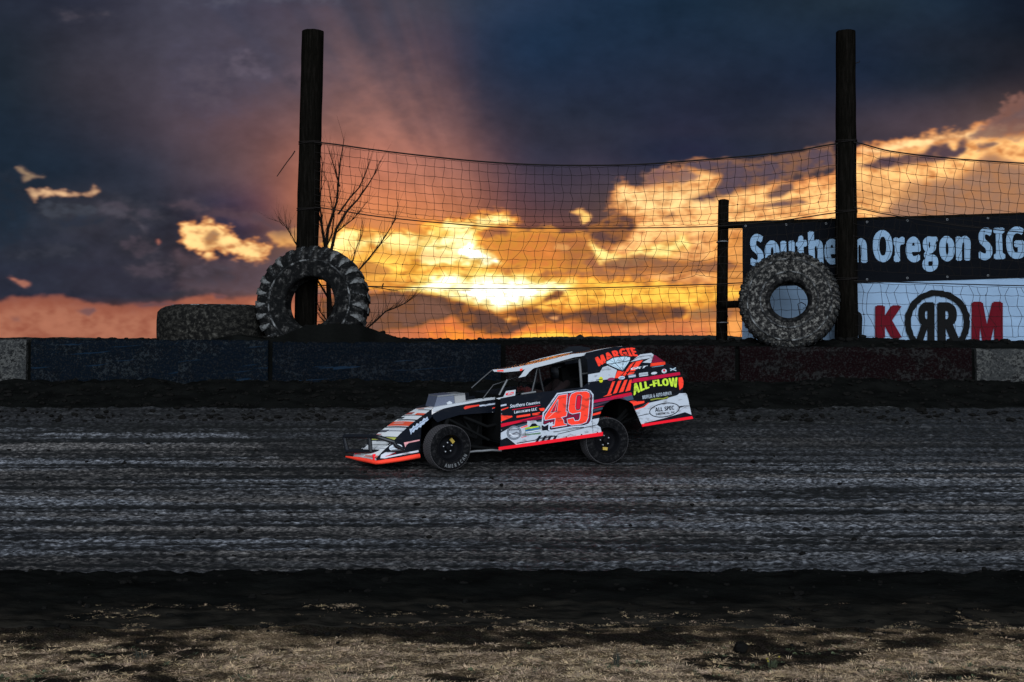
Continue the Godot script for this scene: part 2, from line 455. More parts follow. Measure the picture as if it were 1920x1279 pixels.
	["420,110 470,90 500,108 520,130 500,150 460,140 430,160 420,140", 12, 9, "5c5462", "4c4856", 10, 0.5, 1.0],
	["520,118 560,110 590,140 560,170 530,160", 12, 8, "64545e", "544a56", 10, 0.4, 1.0],
	["100,20 200,22 220,32 120,40", 12, 8, "48444e", "3a3a46", 10, 0.6, 1.0],
	["330,0 640,-10 660,10 500,8 340,12", 8, 8, "50505e", "464656", 10, 0.6, 1.0]]

func hexlin(s: String) -> Vector3:
	var c := Color.html(s).srgb_to_linear()
	return Vector3(c.r, c.g, c.b)

# the wide sky: slate cloud overhead, glow low in the west, clear blue dusk below the deck in the east
func wide_sky(az: float, el: float) -> Vector3:
	var a := absf(rad_to_deg(az))
	var e := rad_to_deg(el)
	if e < -0.6:
		return Vector3(0.018, 0.017, 0.016)   # land beyond the horizon
	var deck := Vector3(0.017, 0.024, 0.035).lerp(Vector3(0.05, 0.058, 0.074), smoothstep(20.0, 80.0, e))
	var c := deck
	c = c.lerp(Vector3(0.34, 0.125, 0.085), exp(-pow(maxf(e, 0.0) / 4.5, 2)) * exp(-pow(a / 60.0, 2)))
	var clear := smoothstep(116.0, 150.0, a) * (1.0 - smoothstep(30.0, 78.0, e))
	c = c.lerp(Vector3(3.3, 3.75, 4.3) * lerpf(0.8, 1.0, smoothstep(0.0, 25.0, e)), clear)
	return c

func cubic(a: Vector3, b: Vector3, c: Vector3, d: Vector3, t: float) -> Vector3:
	var r := b + 0.5 * t * (c - a + t * (2.0 * a - 5.0 * b + 4.0 * c - d + t * (3.0 * (b - c) + d - a)))
	return r.max(b.min(c) * 0.9)

func dusk_sky() -> Image:
	var grid := []
	for row in BASE:
		var r := []
		for h in row.split(" "):
			r.append(hexlin(h))
		grid.append(r)
	# a coarse panorama, then the detailed sector ahead
	var cw := 256
	var ch := 256
	var coarse := Image.create_empty(cw, ch, false, Image.FORMAT_RGBF)
	for y in ch:
		var el := PI / 2 - PI * (y + 0.5) / ch
		for x in cw:
			var az := TAU * (x + 0.5) / cw - PI
			var c := wide_sky(az, el)
			coarse.set_pixel(x, y, Color(c.x, c.y, c.z))
	coarse.resize(SKY_W, SKY_H, Image.INTERPOLATE_BILINEAR)
	var half_az := deg_to_rad(46.0)
	var x0 := int(SKY_W * (0.5 - half_az / TAU))
	var x1 := int(SKY_W * (0.5 + half_az / TAU))
	var y0 := int(SKY_H * (0.5 - deg_to_rad(34.0) / PI))
	var y1 := int(SKY_H * (0.5 + deg_to_rad(1.0) / PI))
	var w := x1 - x0
	var h := y1 - y0
	var px := PackedVector3Array()
	px.resize(w * h)
	var big := noise(31, 0.004, 4)
	var fine := noise(32, 0.013, 4, FastNoiseLite.TYPE_SIMPLEX_SMOOTH, 0.6)
	var tex := noise(33, 0.03, 3, FastNoiseLite.TYPE_SIMPLEX_SMOOTH, 0.65)
	var rag := PackedFloat32Array()
	rag.resize(w * h)
	for x in w:
		var az := TAU * (x0 + x + 0.5) / SKY_W - PI
		var u := SKY_F * tan(az) + 960.0
		var gu := clampf(u / 160.0, 0.0, 12.0)
		var k := mini(int(gu), 11)
		var t := gu - k
		var colr := []
		for r in 9:
			colr.append(cubic(grid[r][maxi(k - 1, 0)], grid[r][k], grid[r][k + 1], grid[r][mini(k + 2, 12)], t))
		for y in h:
			var el := PI / 2 - PI * (y0 + y + 0.5) / SKY_H
			var v := 640.0 - SKY_F * tan(el) / cos(az)
			var gv := clampf(v / 80.0, 0.0, 7.99) if v < 560 else 7.0 + clampf((v - 560.0) / 60.0, 0.0, 1.0)
			var q := mini(int(gv), 7)
			var c: Vector3 = cubic(colr[maxi(q - 1, 0)], colr[q], colr[q + 1], colr[mini(q + 2, 8)], gv - q)
			var nb := big.get_noise_2d(u * 0.7, v * 1.4)
			var nf := fine.get_noise_2d(u, v * 1.5)
			var bank := smoothstep(300.0, 420.0, v) * smoothstep(560.0, 400.0, u)
			c *= 1.0 + (0.24 + 0.14 * bank) * nb + (0.13 + 0.22 * bank) * nf + 0.06 * tex.get_noise_2d(u, v * 1.6)
			# shafts of light fanning up from behind the clouds
			var fr := Vector2(u - 925.0, 575.0 - v)
			if fr.y > 60.0:
				var ang := atan2(fr.x, fr.y)
				var fan := smoothstep(-1.05, -0.62, ang) * (1.0 - smoothstep(-0.3, -0.02, ang))
				var far := smoothstep(70.0, 220.0, fr.length()) * exp(-pow(fr.length() / 520.0, 2))
				var ray := 0.5 + 0.9 * big.get_noise_1d(ang * 900.0) + 0.35 * fine.get_noise_1d(ang * 700.0)
				c += Vector3(0.16, 0.062, 0.038) * fan * far * maxf(ray, 0.0)
			var away := maxf(maxf(-u, u - 1920.0) / 500.0, -v / 480.0)
			if away > 0:
				c = c.lerp(wide_sky(az, el), smoothstep(0.0, 1.0, away))
			px[x * h + y] = c
			rag[x * h + y] = nf * 1.15 + 0.7 * tex.get_noise_2d(u * 1.3 + 500.0, v * 2.0)
	for cl in CLOUDS:
		var pts := PackedVector2Array()
		var lo := Vector2(1e9, 1e9)
		var hi := -lo
		for s in (cl[0] as String).split(" "):
			var xy := s.split(",")
			var p := Vector2(float(xy[0]), float(xy[1]))
			pts.append(p)
			lo = lo.min(p)
			hi = hi.max(p)
		var soft: float = cl[1]
		var amp: float = cl[2]
		var reach := soft + amp + 4.0
		lo -= Vector2(reach, reach)
		hi += Vector2(reach, reach)
		var core: Vector3 = hexlin(cl[3]) * float(cl[7])
		var edge := hexlin(cl[4])
		var rim: float = cl[5]
		var m := pts.size()
		var xa := maxi(0, int((atan((lo.x - 960.0) / SKY_F) + PI) / TAU * SKY_W) - x0)
		var xb := mini(w - 1, int((atan((hi.x - 960.0) / SKY_F) + PI) / TAU * SKY_W) - x0 + 1)
		for x in range(xa, xb + 1):
			var az := TAU * (x0 + x + 0.5) / SKY_W - PI
			var u := SKY_F * tan(az) + 960.0
			var ya := maxi(0, int((PI / 2 - atan((640.0 - lo.y) * cos(az) / SKY_F)) / PI * SKY_H) - y0)
			var yb := mini(h - 1, int((PI / 2 - atan((640.0 - hi.y) * cos(az) / SKY_F)) / PI * SKY_H) - y0 + 1)
			for y in range(ya, yb + 1):
				var el := PI / 2 - PI * (y0 + y + 0.5) / SKY_H
				var p := Vector2(u, 640.0 - SKY_F * tan(el) / cos(az))
				var best := 1e9
				var inside := false
				var b := pts[m - 1]
				for i in m:
					var a := pts[i]
					var ab := b - a
					var tt := clampf((p - a).dot(ab) / ab.length_squared(), 0.0, 1.0)
					best = minf(best, (a + ab * tt - p).length_squared())
					if (a.y > p.y) != (b.y > p.y) and p.x < ab.x * (p.y - a.y) / ab.y + a.x:
						inside = not inside
					b = a
				var d := sqrt(best) * (1.0 if inside else -1.0) + rag[x * h + y] * amp
				if d < -soft:
					continue
				var al := smoothstep(-soft, soft, d) * float(cl[6])
				var g := rag[x * h + y]
				var c := edge.lerp(core, smoothstep(0.0, rim, d) * clampf(0.8 + 1.0 * g, 0.0, 1.0)) * (1.0 + 0.26 * g * minf(1.0, amp / 9.0))
				px[x * h + y] = px[x * h + y].lerp(c, al)
	var part := Image.create_empty(w, h, false, Image.FORMAT_RGBF)
	for x in w:
		for y in h:
			var c := px[x * h + y]
			part.set_pixel(x, y, Color(c.x, c.y, c.z))
	coarse.blit_rect(part, Rect2i(0, 0, w, h), Vector2i(x0, y0))
	return coarse

# ---------------------------------------------------------------- ground
const PROFILE := [[-80.0, 0.0], [8.3, 0.0], [8.7, 0.03], [9.4, 0.085], [10.1, 0.135], [10.35, 0.13], [10.62, 0.03], [11.2, 0.03], [12.0, 0.05], [14.0, 0.12], [16.0, 0.25], [17.0, 0.3], [17.9, 0.325], [18.5, 0.46], [19.5, 0.78], [20.5, 1.13], [21.3, 1.4], [21.8, 1.47], [60.0, 1.47]]
var gn1 := noise(101, 1.0, 4)
var gn2 := noise(102, 1.0, 3)
var gn3 := noise(103, 1.0, 2)

func profile(d: float) -> float:
	for k in PROFILE.size() - 1:
		if d < PROFILE[k + 1][0]:
			var t: float = (d - PROFILE[k][0]) / (PROFILE[k + 1][0] - PROFILE[k][0])
			return lerpf(PROFILE[k][1], PROFILE[k + 1][1], t)
	return PROFILE[-1][1]

# height of the ground at x, d metres ahead of the camera's foot
func ground(x: float, d: float) -> float:
	var y := profile(d)
	if d < 8.9:
		y += 0.035 * gn1.get_noise_2d(x * 0.7, d * 1.1) + 0.02 * gn2.get_noise_2d(x * 3.0, d * 4.0)
	elif d < 10.66:
		y += 0.03 * gn1.get_noise_2d(x * 0.35, d * 0.9) + 0.014 * gn2.get_noise_2d(x * 5.0, d * 7.0)
		if d > 9.9:
			y += 0.03 * gn1.get_noise_2d(x * 0.7, 3.0) + 0.022 * gn2.get_noise_2d(x * 4.0, d * 2.0)
	elif d < 20.2:
		var clod := gn2.get_noise_2d(x * 3.6, d * 5.0)
		y += 0.024 * gn2.get_noise_2d(x * 0.07 + 5.0, d * 5.0) + 0.014 * gn3.get_noise_2d(x * 0.14, d * 13.0) + 0.012 * gn1.get_noise_2d(x * 0.5, d * 3.2) + 0.022 * maxf(clod, -0.12) + 0.017 * gn3.get_noise_2d(x * 6.0, d * 12.0)
	else:
		y += 0.07 * smoothstep(20.9, 21.4, d) * (0.3 + gn1.get_noise_2d(x * 0.9, 4.0) + 0.5 * gn2.get_noise_2d(x * 3.0, 8.0))
		y += 0.05 * gn1.get_noise_2d(x * 0.6, d * 1.5) + 0.03 * gn2.get_noise_2d(x * 4.0, d * 5.0)
	return y

func steps(a: float, b: float, s: float) -> PackedFloat32Array:
	var r := PackedFloat32Array()
	var n := maxi(1, int(round((b - a) / s)))
	for k in n + 1:
		r.append(a + (b - a) * k / n)
	return r

func spread(fine: float, s: float) -> PackedFloat32Array:
	var r := PackedFloat32Array([-900.0, -300.0, -120.0, -60.0, -35.0, -24.0, -18.0])
	if fine < 14.0:
		r.append(-14.0)
	for q in steps(-fine, fine, s):
		r.append(q)
	if fine < 14.0:
		r.append(14.0)
	for q in [18.0, 24.0, 35.0, 60.0, 120.0, 300.0, 900.0]:
		r.append(q)
	return r

func terrain(xs: PackedFloat32Array, ds: PackedFloat32Array, height: Callable, tint: Callable) -> ArrayMesh:
	var mb := MB.new()
	var w := xs.size()
	var hs := PackedFloat32Array()
	for d in ds:
		for x in xs:
			var y: float = height.call(x, d)
			if d == ds[0]:
				y -= 0.09   # the first row tucks under the sheet before it
			hs.append(y)
			mb.v.append(Vector3(x, y, -d))
			mb.uv.append(Vector2(x, d))
			mb.c.append(tint.call(x, d))
	for r in ds.size():
		for k in w:
			var k0 := maxi(k - 1, 0)
			var k1 := mini(k + 1, w - 1)
			var r0 := maxi(r - 1, 0)
			var r1 := mini(r + 1, ds.size() - 1)
			var gx := (hs[r * w + k1] - hs[r * w + k0]) / (xs[k1] - xs[k0])
			var gd := (hs[r1 * w + k] - hs[r0 * w + k]) / (ds[r1] - ds[r0])
			mb.n.append(Vector3(-gx, 1.0, gd).normalized())
	for r in ds.size() - 1:
		for k in w - 1:
			var a := r * w + k
			mb.i.append_array([a, a + w, a + 1, a + 1, a + w, a + w + 1])
	return mb.done()

func soil_tint(x: float, d: float) -> Color:
	var k := 0.75 + 0.5 * gn2.get_noise_2d(x * 1.5, d * 3.0)
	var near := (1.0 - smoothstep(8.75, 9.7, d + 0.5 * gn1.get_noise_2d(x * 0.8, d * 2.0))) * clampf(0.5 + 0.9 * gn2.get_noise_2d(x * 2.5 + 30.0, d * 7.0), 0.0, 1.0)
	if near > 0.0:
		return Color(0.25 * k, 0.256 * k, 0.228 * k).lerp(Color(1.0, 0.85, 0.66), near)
	return Color(0.25 * k, 0.256 * k, 0.228 * k)

func verge_tint(x: float, d: float) -> Color:
	var g := 0.9 * gn1.get_noise_2d(x * 0.5 + 7.0, d * 1.3) + 0.8 * gn2.get_noise_2d(x * 1.6, d * 4.0)
	var t := smoothstep(-0.35, 0.35, g + 0.26 - 0.75 * smoothstep(7.9, 9.1, d))
	var k := 0.8 + 0.5 * gn3.get_noise_2d(x * 9.0, d * 14.0)
	return Color(0.04, 0.033, 0.026).lerp(Color(0.3, 0.21, 0.13), t) * k

func track_tint(x: float, d: float) -> Color:
	# dry pale crumbs lie in bands between damp dark lanes
	var band := 1.15 * gn1.get_noise_2d(x * 0.05 + 40.0, d * 0.95) + 0.6 * gn2.get_noise_2d(x * 0.12, d * 3.2 + 9.0)
	var speck := gn2.get_noise_2d(x * 2.4 + 80.0, d * 6.5) + gn3.get_noise_2d(x * 6.0, d * 12.0)
	var groove := gn2.get_noise_2d(x * 0.07 + 5.0, d * 5.0) + 0.7 * gn3.get_noise_2d(x * 0.14, d * 13.0)
	var dry := smoothstep(-0.3, 0.6, 0.42 * speck + 0.75 * band + 0.95 * groove + 0.08)
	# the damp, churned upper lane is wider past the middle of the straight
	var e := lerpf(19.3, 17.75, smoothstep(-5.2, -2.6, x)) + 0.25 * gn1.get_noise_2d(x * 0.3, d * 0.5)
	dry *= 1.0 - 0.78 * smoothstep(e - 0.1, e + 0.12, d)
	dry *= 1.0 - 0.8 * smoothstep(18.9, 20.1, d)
	dry *= 1.0 - 0.6 * exp(-pow((d - 16.9) / 0.75, 2)) * smoothstep(-4.4, -2.4, x) * (1.0 - smoothstep(2.6, 4.0, x))  # darker ground around the car: its contact shadow put into the track colour
	dry *= 0.55 + 0.45 * smoothstep(11.0, 12.2, d)
	var pale := Color(0.8, 0.81, 0.86).lerp(Color(0.58, 0.52, 0.475), smoothstep(-0.2, 0.3, gn1.get_noise_2d(x * 0.1, d * 0.9 + 30.0)))
	return Color(0.038, 0.036, 0.035).lerp(pale, dry)

func bank(x: float, d: float) -> float:
	# top of the fill behind the wall, with the heap the left tyre stands in; a steep face towards the wall
	if d < 21.7:
		return 1.3
	var top := 2.215 - 0.016 * clampf((x + 2.0) / 11.0, 0.0, 1.0)
	var y := lerpf(2.06 - 0.004 * x, top, smoothstep(21.8, 22.6, d))
	if x < -1.0:
		y = lerpf(2.19, top, smoothstep(21.8, 22.3, d))
	var left := 0.29 * exp(-pow((x + 3.75) / (0.62 if x < -3.75 else 0.95), 2)) * exp(-pow(maxf(0.0, d - 22.02) / 0.3, 2))
	left += 0.17 * exp(-pow((x + 2.85) / 0.6, 2)) * exp(-pow(maxf(0.0, d - 22.02) / 0.33, 2))
	left += 0.12 * exp(-pow((x + 5.2) / 0.4, 2)) * exp(-pow(maxf(0.0, d - 22.0) / 0.25, 2))
	var right := 0.1 * exp(-pow((x - 7.0) / 0.7, 2)) * exp(-pow((d - 22.3) / 0.3, 2))
	y += left + right
	y += 0.02 * gn1.get_noise_2d(x * 1.2, d * 1.2) + 0.022 * gn2.get_noise_2d(x * 6.0, d * 6.0)
	if d > 26.0:
		y = lerpf(y, 2.1, smoothstep(26.0, 60.0, d))
	return y

func build_ground():
	structure("grass_verge", terrain(spread(6.0, 0.04), steps(-80.0, 0.0, 8.0) + steps(0.5, 4.5, 0.5) + steps(5.0, 8.72, 0.035), ground, verge_tint), M.thatch)
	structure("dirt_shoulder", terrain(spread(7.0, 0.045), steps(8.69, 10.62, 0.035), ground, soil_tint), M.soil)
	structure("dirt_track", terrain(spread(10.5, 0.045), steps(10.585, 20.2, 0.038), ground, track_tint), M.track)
	structure("soil_cushion", terrain(spread(11.5, 0.07), steps(20.15, 21.8, 0.05), ground, soil_tint), M.soil)
	var far := func(x, d): return 2.1 if d < 900.0 else 2.1
	var dark := func(x, d): return Color(0.016, 0.015, 0.013)
	structure("earth_bank", terrain(spread(14.0, 0.06), PackedFloat32Array([21.66]) + steps(21.72, 25.0, 0.06) + steps(26.0, 60.0, 3.0), bank, soil_tint), M.soil)
	structure("far_field", terrain(PackedFloat32Array([-3000.0, -600.0, 0.0, 600.0, 3000.0]), PackedFloat32Array([60.0, 300.0, 1200.0, 3000.0]), far, dark), M.far)
	# low hills on the horizon: [x, height] of the skyline 900 m away, as angles times 900
	var mb := MB.new()
	var ridge := noise(120, 0.06, 5)
	var bushes := noise(121, 0.5, 2)
	var rows := [[], [], [], []]
	for k in 561:
		var x := -420.0 + 1.5 * k
		var u := x / 900.0 * 2156.0 + 960.0
		var e := 3.0
		e += 7.0 * exp(-pow((u - 1180.0) / 120.0, 2)) + 4.5 * exp(-pow((u - 1010.0) / 80.0, 2)) + 6.5 * exp(-pow((u - 1340.0) / 110.0, 2)) + 3.0 * exp(-pow((u - 780.0) / 60.0, 2)) + 3.0 * exp(-pow((u - 120.0) / 260.0, 2)) + 3.0 * exp(-pow((u + 300.0) / 300.0, 2)) + 4.0 * exp(-pow((u - 2000.0) / 200.0, 2))
		var y := 2.2 + (e - 1.0 + 1.6 * ridge.get_noise_1d(x) + 2.2 * absf(bushes.get_noise_1d(x * 2.0))) * 900.0 / 2156.0
		if absf(u - 1087.0) < 3.0:
			y += 1.8
		rows[0].append(Vector3(x, 2.0, -820.0))
		rows[1].append(Vector3(x, lerpf(2.0, y, 0.6), -860.0))
		rows[2].append(Vector3(x, y, -900.0))
		rows[3].append(Vector3(x, 1.9, -1050.0))
	mb.sheet(rows)
	structure("hills", mb.done(), M.far)
	# loose clods: on the cushion, along the bank's edge, on the shoulder
	var where: Array[Transform3D] = []
	for k in 5200:
		var x := rng.randf_range(-11.5, 11.5)
		var d := 0.0
		var s := 0.0
		var which := rng.randf()
		var y := 0.0
		if which < 0.42:
			d = rng.randf_range(19.6, 21.5)
			s = pow(rng.randf(), 3.0) * 0.05 + 0.012
			y = ground(x, d)
		elif which < 0.72:
			d = rng.randf_range(21.8, 23.6)
			s = pow(rng.randf(), 4.0) * 0.06 + 0.012
			y = bank(x, d)
		elif which < 0.85:
			x = rng.randf_range(-6.0, 6.0)
			d = rng.randf_range(8.3, 10.5)
			s = pow(rng.randf(), 4.0) * 0.028 + 0.005
			y = ground(x, d)
		else:
			d = rng.randf_range(11.0, 19.0)
			s = pow(rng.randf(), 4.0) * 0.03 + 0.006
			y = ground(x, d)
		var b := Basis.from_euler(Vector3(rng.randf() * 6.0, rng.randf() * 6.0, rng.randf() * 6.0)).scaled(Vector3(s * rng.randf_range(0.8, 1.5), s * rng.randf_range(0.5, 0.9), s))
		where.append(Transform3D(b, Vector3(x, y + s * 0.2, -d)))
	var mm := scatter("soil_clods", clod_mesh(7), M.clod, where)
	tag(mm, "loose black soil clods along the bank, cushion and shoulder", "soil clods")

func scatter(called: String, mesh: Mesh, m: Material, where: Array[Transform3D], vary := 0.0) -> MultiMeshInstance3D:
	var mm := MultiMesh.new()
	mm.transform_format = MultiMesh.TRANSFORM_3D
	mm.use_colors = vary > 0.0
	mm.mesh = mesh
	mm.instance_count = where.size()
	for k in where.size():
		mm.set_instance_transform(k, where[k])
		if vary > 0.0:
			var t := rng.randf_range(1.0 - vary, 1.0 + vary)
			mm.set_instance_color(k, Color(t, t * rng.randf_range(0.94, 1.04), t * rng.randf_range(0.85, 1.1)))
	var o := MultiMeshInstance3D.new()
	o.name = numbered(called)
	o.multimesh = mm
	o.material_override = m
	o.set_meta("kind", "stuff")
	add_child(o)
	return o

func clod_mesh(seed_: int) -> ArrayMesh:
	var mb := MB.new()
	var r := RandomNumberGenerator.new()
	r.seed = seed_
	var rows := []
	for a in 6:
		var row := []
		for b in 8:
			var th := PI * a / 5.0
			var ph := TAU * b / 8.0
			row.append(Vector3(sin(th) * cos(ph), cos(th), sin(th) * sin(ph)) * r.randf_range(0.75, 1.15))
		rows.append(row)
	for a in 5:
		for b in 8:
			var b2 := (b + 1) % 8
			mb.quad(rows[a][b], rows[a][b2], rows[a + 1][b2], rows[a + 1][b])
	return mb.done()

# ---------------------------------------------------------------- wall
func painted(seed_: int, base: Color, paint: Color, chip: Color, amount: float, streak: Color) -> StandardMaterial3D:
	# weathered paint on concrete: flakes, stains and a few scrapes, 2 m x 1 m
	var w := 768
	var h := 192
	var im := Image.create_empty(w, h, false, Image.FORMAT_RGB8)
	var n1 := noise(seed_, 0.006, 4)
	var n2 := noise(seed_ + 1, 0.05, 5)
	var n3 := noise(seed_ + 2, 0.16, 3)
	for y in h:
		for x in w:
			var big := n1.get_noise_2d(x, y * 1.5)
			var f := n2.get_noise_2d(x, y * 1.1) + 0.6 * n3.get_noise_2d(x * 1.1, y) + 0.8 * big
			var c := paint.lerp(base, smoothstep(-0.1, 0.35, big + 0.4 * n2.get_noise_2d(x * 0.4 + 300.0, y * 0.3)))
			c = c.lerp(chip, smoothstep(amount, amount + 0.16, f))
			c = c.lerp(Color(0.01, 0.01, 0.01), 0.75 * smoothstep(0.12, 0.4, n3.get_noise_2d(x * 0.8 + 900.0, y * 0.8) + 0.3 * n2.get_noise_2d(x + 77.0, y)))
			if streak.a > 0.0:
				var s := n2.get_noise_2d(x * 0.035 + 10.0, y * 0.9 + x * 0.07)
				c = c.lerp(streak, 0.8 * smoothstep(0.4, 0.5, s))
			im.set_pixel(x, y, c.linear_to_srgb())
	var m := StandardMaterial3D.new()
	m.albedo_texture = ImageTexture.create_from_image(im)
	m.roughness = 0.85
	m.metallic_specular = 0.1
	m.normal_enabled = true
	m.normal_texture = bump_tex(seed_ + 9, 0.03, 4.0, 256)
	return m

func block_mesh(x0: float, x1: float, y0: float, yl: float, yr: float, seed_: int) -> ArrayMesh:
	# a concrete block with battered faces, chamfered and chipped arrises
	var mb := MB.new()
	var r := noise(seed_, 1.3, 3)
	var prof := [[0.0, 0.0], [0.0, 0.14], [0.012, 0.3], [0.02, 0.6], [0.028, 0.9], [0.034, 0.955], [0.06, 1.0], [0.24, 1.0], [0.4, 1.0], [0.44, 0.95], [0.47, 0.0]]
	var rows := []
	var uvs := []
	var n := 110
	for k in n + 1:
		var t := float(k) / n
		var e := minf(t, 1.0 - t) * (x1 - x0)
		var row := []
		var ur := []
		for p in prof:
			var yt := lerpf(yl, yr, t)
			var y: float = lerpf(y0, yt, p[1])
			var x := lerpf(x0, x1, t)
			var pull := 0.02 * maxf(0.0, 1.0 - e / 0.04)
			var wob := 0.012 * r.get_noise_2d(x * 3.0, y * 4.0 + p[0] * 9.0)
			var chip := 0.012 * r.get_noise_2d(x * 2.0, 80.0) + 0.07 * maxf(0.0, r.get_noise_2d(x * 5.0, 50.0) - 0.12) * (1.0 if p[1] > 0.94 else 0.0)
			row.append(Vector3(x, y - chip, -21.56 - p[0] * 1.0 - pull - wob * (1.0 if p[0] < 0.1 else 0.0)))
			ur.append(Vector2((x - x0) / 4.4 + seed_ * 0.37, 1.0 - (y - 1.2) * 0.9 - p[0] * 0.6))
		rows.append(row)
		uvs.append(ur)
	mb.sheet(rows, uvs)
	for e in [0, n]:
		var row: Array = rows[e]
		for k in range(1, prof.size() - 1):
			var u := []
			for q in row: u.append(Vector2(q.z * 0.6, q.y * 0.8))
			if e == 0: mb.tri(row[0], row[k], row[k + 1], u[0], u[k], u[k + 1])
			else: mb.tri(row[0], row[k + 1], row[k], u[0], u[k + 1], u[k])
	return mb.done()

func build_wall():
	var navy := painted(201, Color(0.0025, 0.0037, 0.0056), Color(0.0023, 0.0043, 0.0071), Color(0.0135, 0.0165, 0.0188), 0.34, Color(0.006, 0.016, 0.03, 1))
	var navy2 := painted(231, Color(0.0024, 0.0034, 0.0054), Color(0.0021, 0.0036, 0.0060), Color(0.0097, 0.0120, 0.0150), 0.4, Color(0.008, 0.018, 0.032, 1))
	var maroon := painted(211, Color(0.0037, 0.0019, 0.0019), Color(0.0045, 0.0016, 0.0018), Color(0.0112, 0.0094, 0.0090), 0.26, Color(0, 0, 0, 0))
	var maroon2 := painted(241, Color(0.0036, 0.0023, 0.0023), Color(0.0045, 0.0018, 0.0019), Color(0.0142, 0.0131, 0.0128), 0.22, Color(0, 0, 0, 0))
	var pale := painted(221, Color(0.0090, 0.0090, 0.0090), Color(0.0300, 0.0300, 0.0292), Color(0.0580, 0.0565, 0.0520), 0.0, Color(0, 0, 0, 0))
	var specs := [
		[-14.1, -9.13, 2.25, 2.23, pale, "whitewashed grey concrete barrier block at the far left edge"],
		[-9.04, -4.59, 2.235, 2.22, navy, "blue painted concrete block below the flat tyre"],
		[-4.5, -0.21, 2.19, 2.165, navy2, "blue painted concrete block with pale scrape, right of the tyre heap"],
		[-0.12, 4.19, 2.14, 2.11, maroon, "dark red concrete block directly behind the race car roof"],
		[4.28, 8.64, 2.1, 2.07, maroon2, "dark red flaking concrete block below the standing right tyre"],
		[8.73, 14.1, 2.055, 2.03, pale, "speckled white concrete block at the far right end of the wall"]]
	var k := 0
	for s in specs:
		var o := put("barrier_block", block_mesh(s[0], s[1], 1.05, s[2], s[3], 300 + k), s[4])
		tag(o, s[5], "barrier", "concrete barrier blocks along the track")
		k += 1

# ---------------------------------------------------------------- posts
func post_mesh(base: Vector3, top: Vector3, r0: float, r1: float, seed_: int) -> ArrayMesh:
	var mb := MB.new()
	var n := noise(seed_, 1.0, 3)
	var rows := []
	var sides := 26
	var m := 40
	for k in m + 1:
		var t := float(k) / m
		var row := []
		for s in sides + 1:
			var a := TAU * (s % sides) / sides
			var r := lerpf(r0, r1, t) * (1.0 + 0.05 * n.get_noise_2d(cos(a) * 2.0 + t * 6.0, sin(a) * 2.0) + 0.02 * n.get_noise_2d(float(s % sides) * 7.0, t * 2.0))
			row.append(base.lerp(top, t) + Vector3(cos(a) * r, 0, sin(a) * r))
		rows.append(row)
	# slightly domed, worn top
	for q in [0.93, 0.6, 0.0]:
		var row := []
		for s in sides + 1:
			var p: Vector3 = rows[m][s]
			row.append(Vector3(lerpf(top.x, p.x, q), top.y + 0.02 * (1.0 - q * q) + 0.012 * n.get_noise_2d(s % sides, q * 5.0), lerpf(top.z, p.z, q)))
		rows.append(row)
	mb.sheet(rows)
	return mb.done()

func wrap_wire(at: Vector3, r: float, parent: Node):
	var mb := MB.new()
	for q in 2:
		var p := []
		for k in 25:
			var a := TAU * k / 24.0
			p.append(at + Vector3(cos(a) * r, 0.03 * q + 0.012 * sin(a * 2.0 + q), sin(a) * r))
		mb.tube(p, [0.009], 5)
	put("wire_wrap", mb.done(), M.wire, parent)

func build_posts():
	var l := thing("fence_post", "tall round timber post standing behind the left upright tyre", "post", "tall timber fence posts", Vector3(-4.13, 1.9, -22.9))
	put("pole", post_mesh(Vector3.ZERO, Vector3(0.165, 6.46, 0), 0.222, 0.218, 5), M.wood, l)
	wrap_wire(Vector3(0.11, 4.22, 0), 0.228, l)
	wrap_wire(Vector3(0.075, 2.9, 0), 0.228, l)
	var r := thing("fence_post", "tall round timber post standing in front of the banners", "post", "tall timber fence posts", Vector3(6.665, 1.9, -22.9))
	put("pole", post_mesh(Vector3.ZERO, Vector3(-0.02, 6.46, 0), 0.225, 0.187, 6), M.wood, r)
	wrap_wire(Vector3(-0.01, 4.25, 0), 0.21, r)
	wrap_wire(Vector3(-0.01, 2.86, 0), 0.216, r)
	wrap_wire(Vector3(0, 1.52, 0), 0.226, r)
	var nail := MB.new()
	nail.tube([Vector3(0.16, 5.82, 0.05), Vector3(0.235, 5.84, 0.06), Vector3(0.24, 5.87, 0.06)], [0.008], 5)
	put("nail", nail.done(), M.wire, r)
	# the shorter banner post with its two rails
	var s := thing("banner_post", "shorter timber post with two stub rails beside the black banner", "post", "", Vector3(4.3, 1.95, -23.6))
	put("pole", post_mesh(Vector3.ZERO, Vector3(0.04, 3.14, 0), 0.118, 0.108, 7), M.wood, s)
	for y in [2.61, 0.99]:
		var mb := MB.new()
		mb.tube([Vector3(-0.05, y, 0.12), Vector3(0.9, y + 0.03, 0.12), Vector3(8.0, y + 0.25, 0.12)], [0.075, 0.075, 0.07], 10)
		put("rail", mb.done(), M.wood, s)
	for y in [2.28, 0.62]:
		var mb := MB.new()
		var p := []
		for k in 17:
			var a := TAU * k / 16.0
			p.append(Vector3(cos(a) * 0.118 + 0.02, y + 0.01 * sin(a), sin(a) * 0.118))
		mb.tube(p, [0.012], 5)
		put("wire_wrap", mb.done(), M.grey_tube, s)
	# a loose end of wire hanging off the left post
	var lw := MB.new()
	lw.tube([Vector3(-4.295, 5.962, -22.75), Vector3(-4.347, 5.877, -22.75), Vector3(-4.453, 5.74, -22.75), Vector3(-4.558, 5.592, -22.75), Vector3(-4.653, 5.455, -22.75)], [0.012, 0.011, 0.01, 0.01, 0.008], 5)
	tag(put("loose_wire", lw.done(), M.wire), "loose wire end sticking out from the left tall post", "wire")

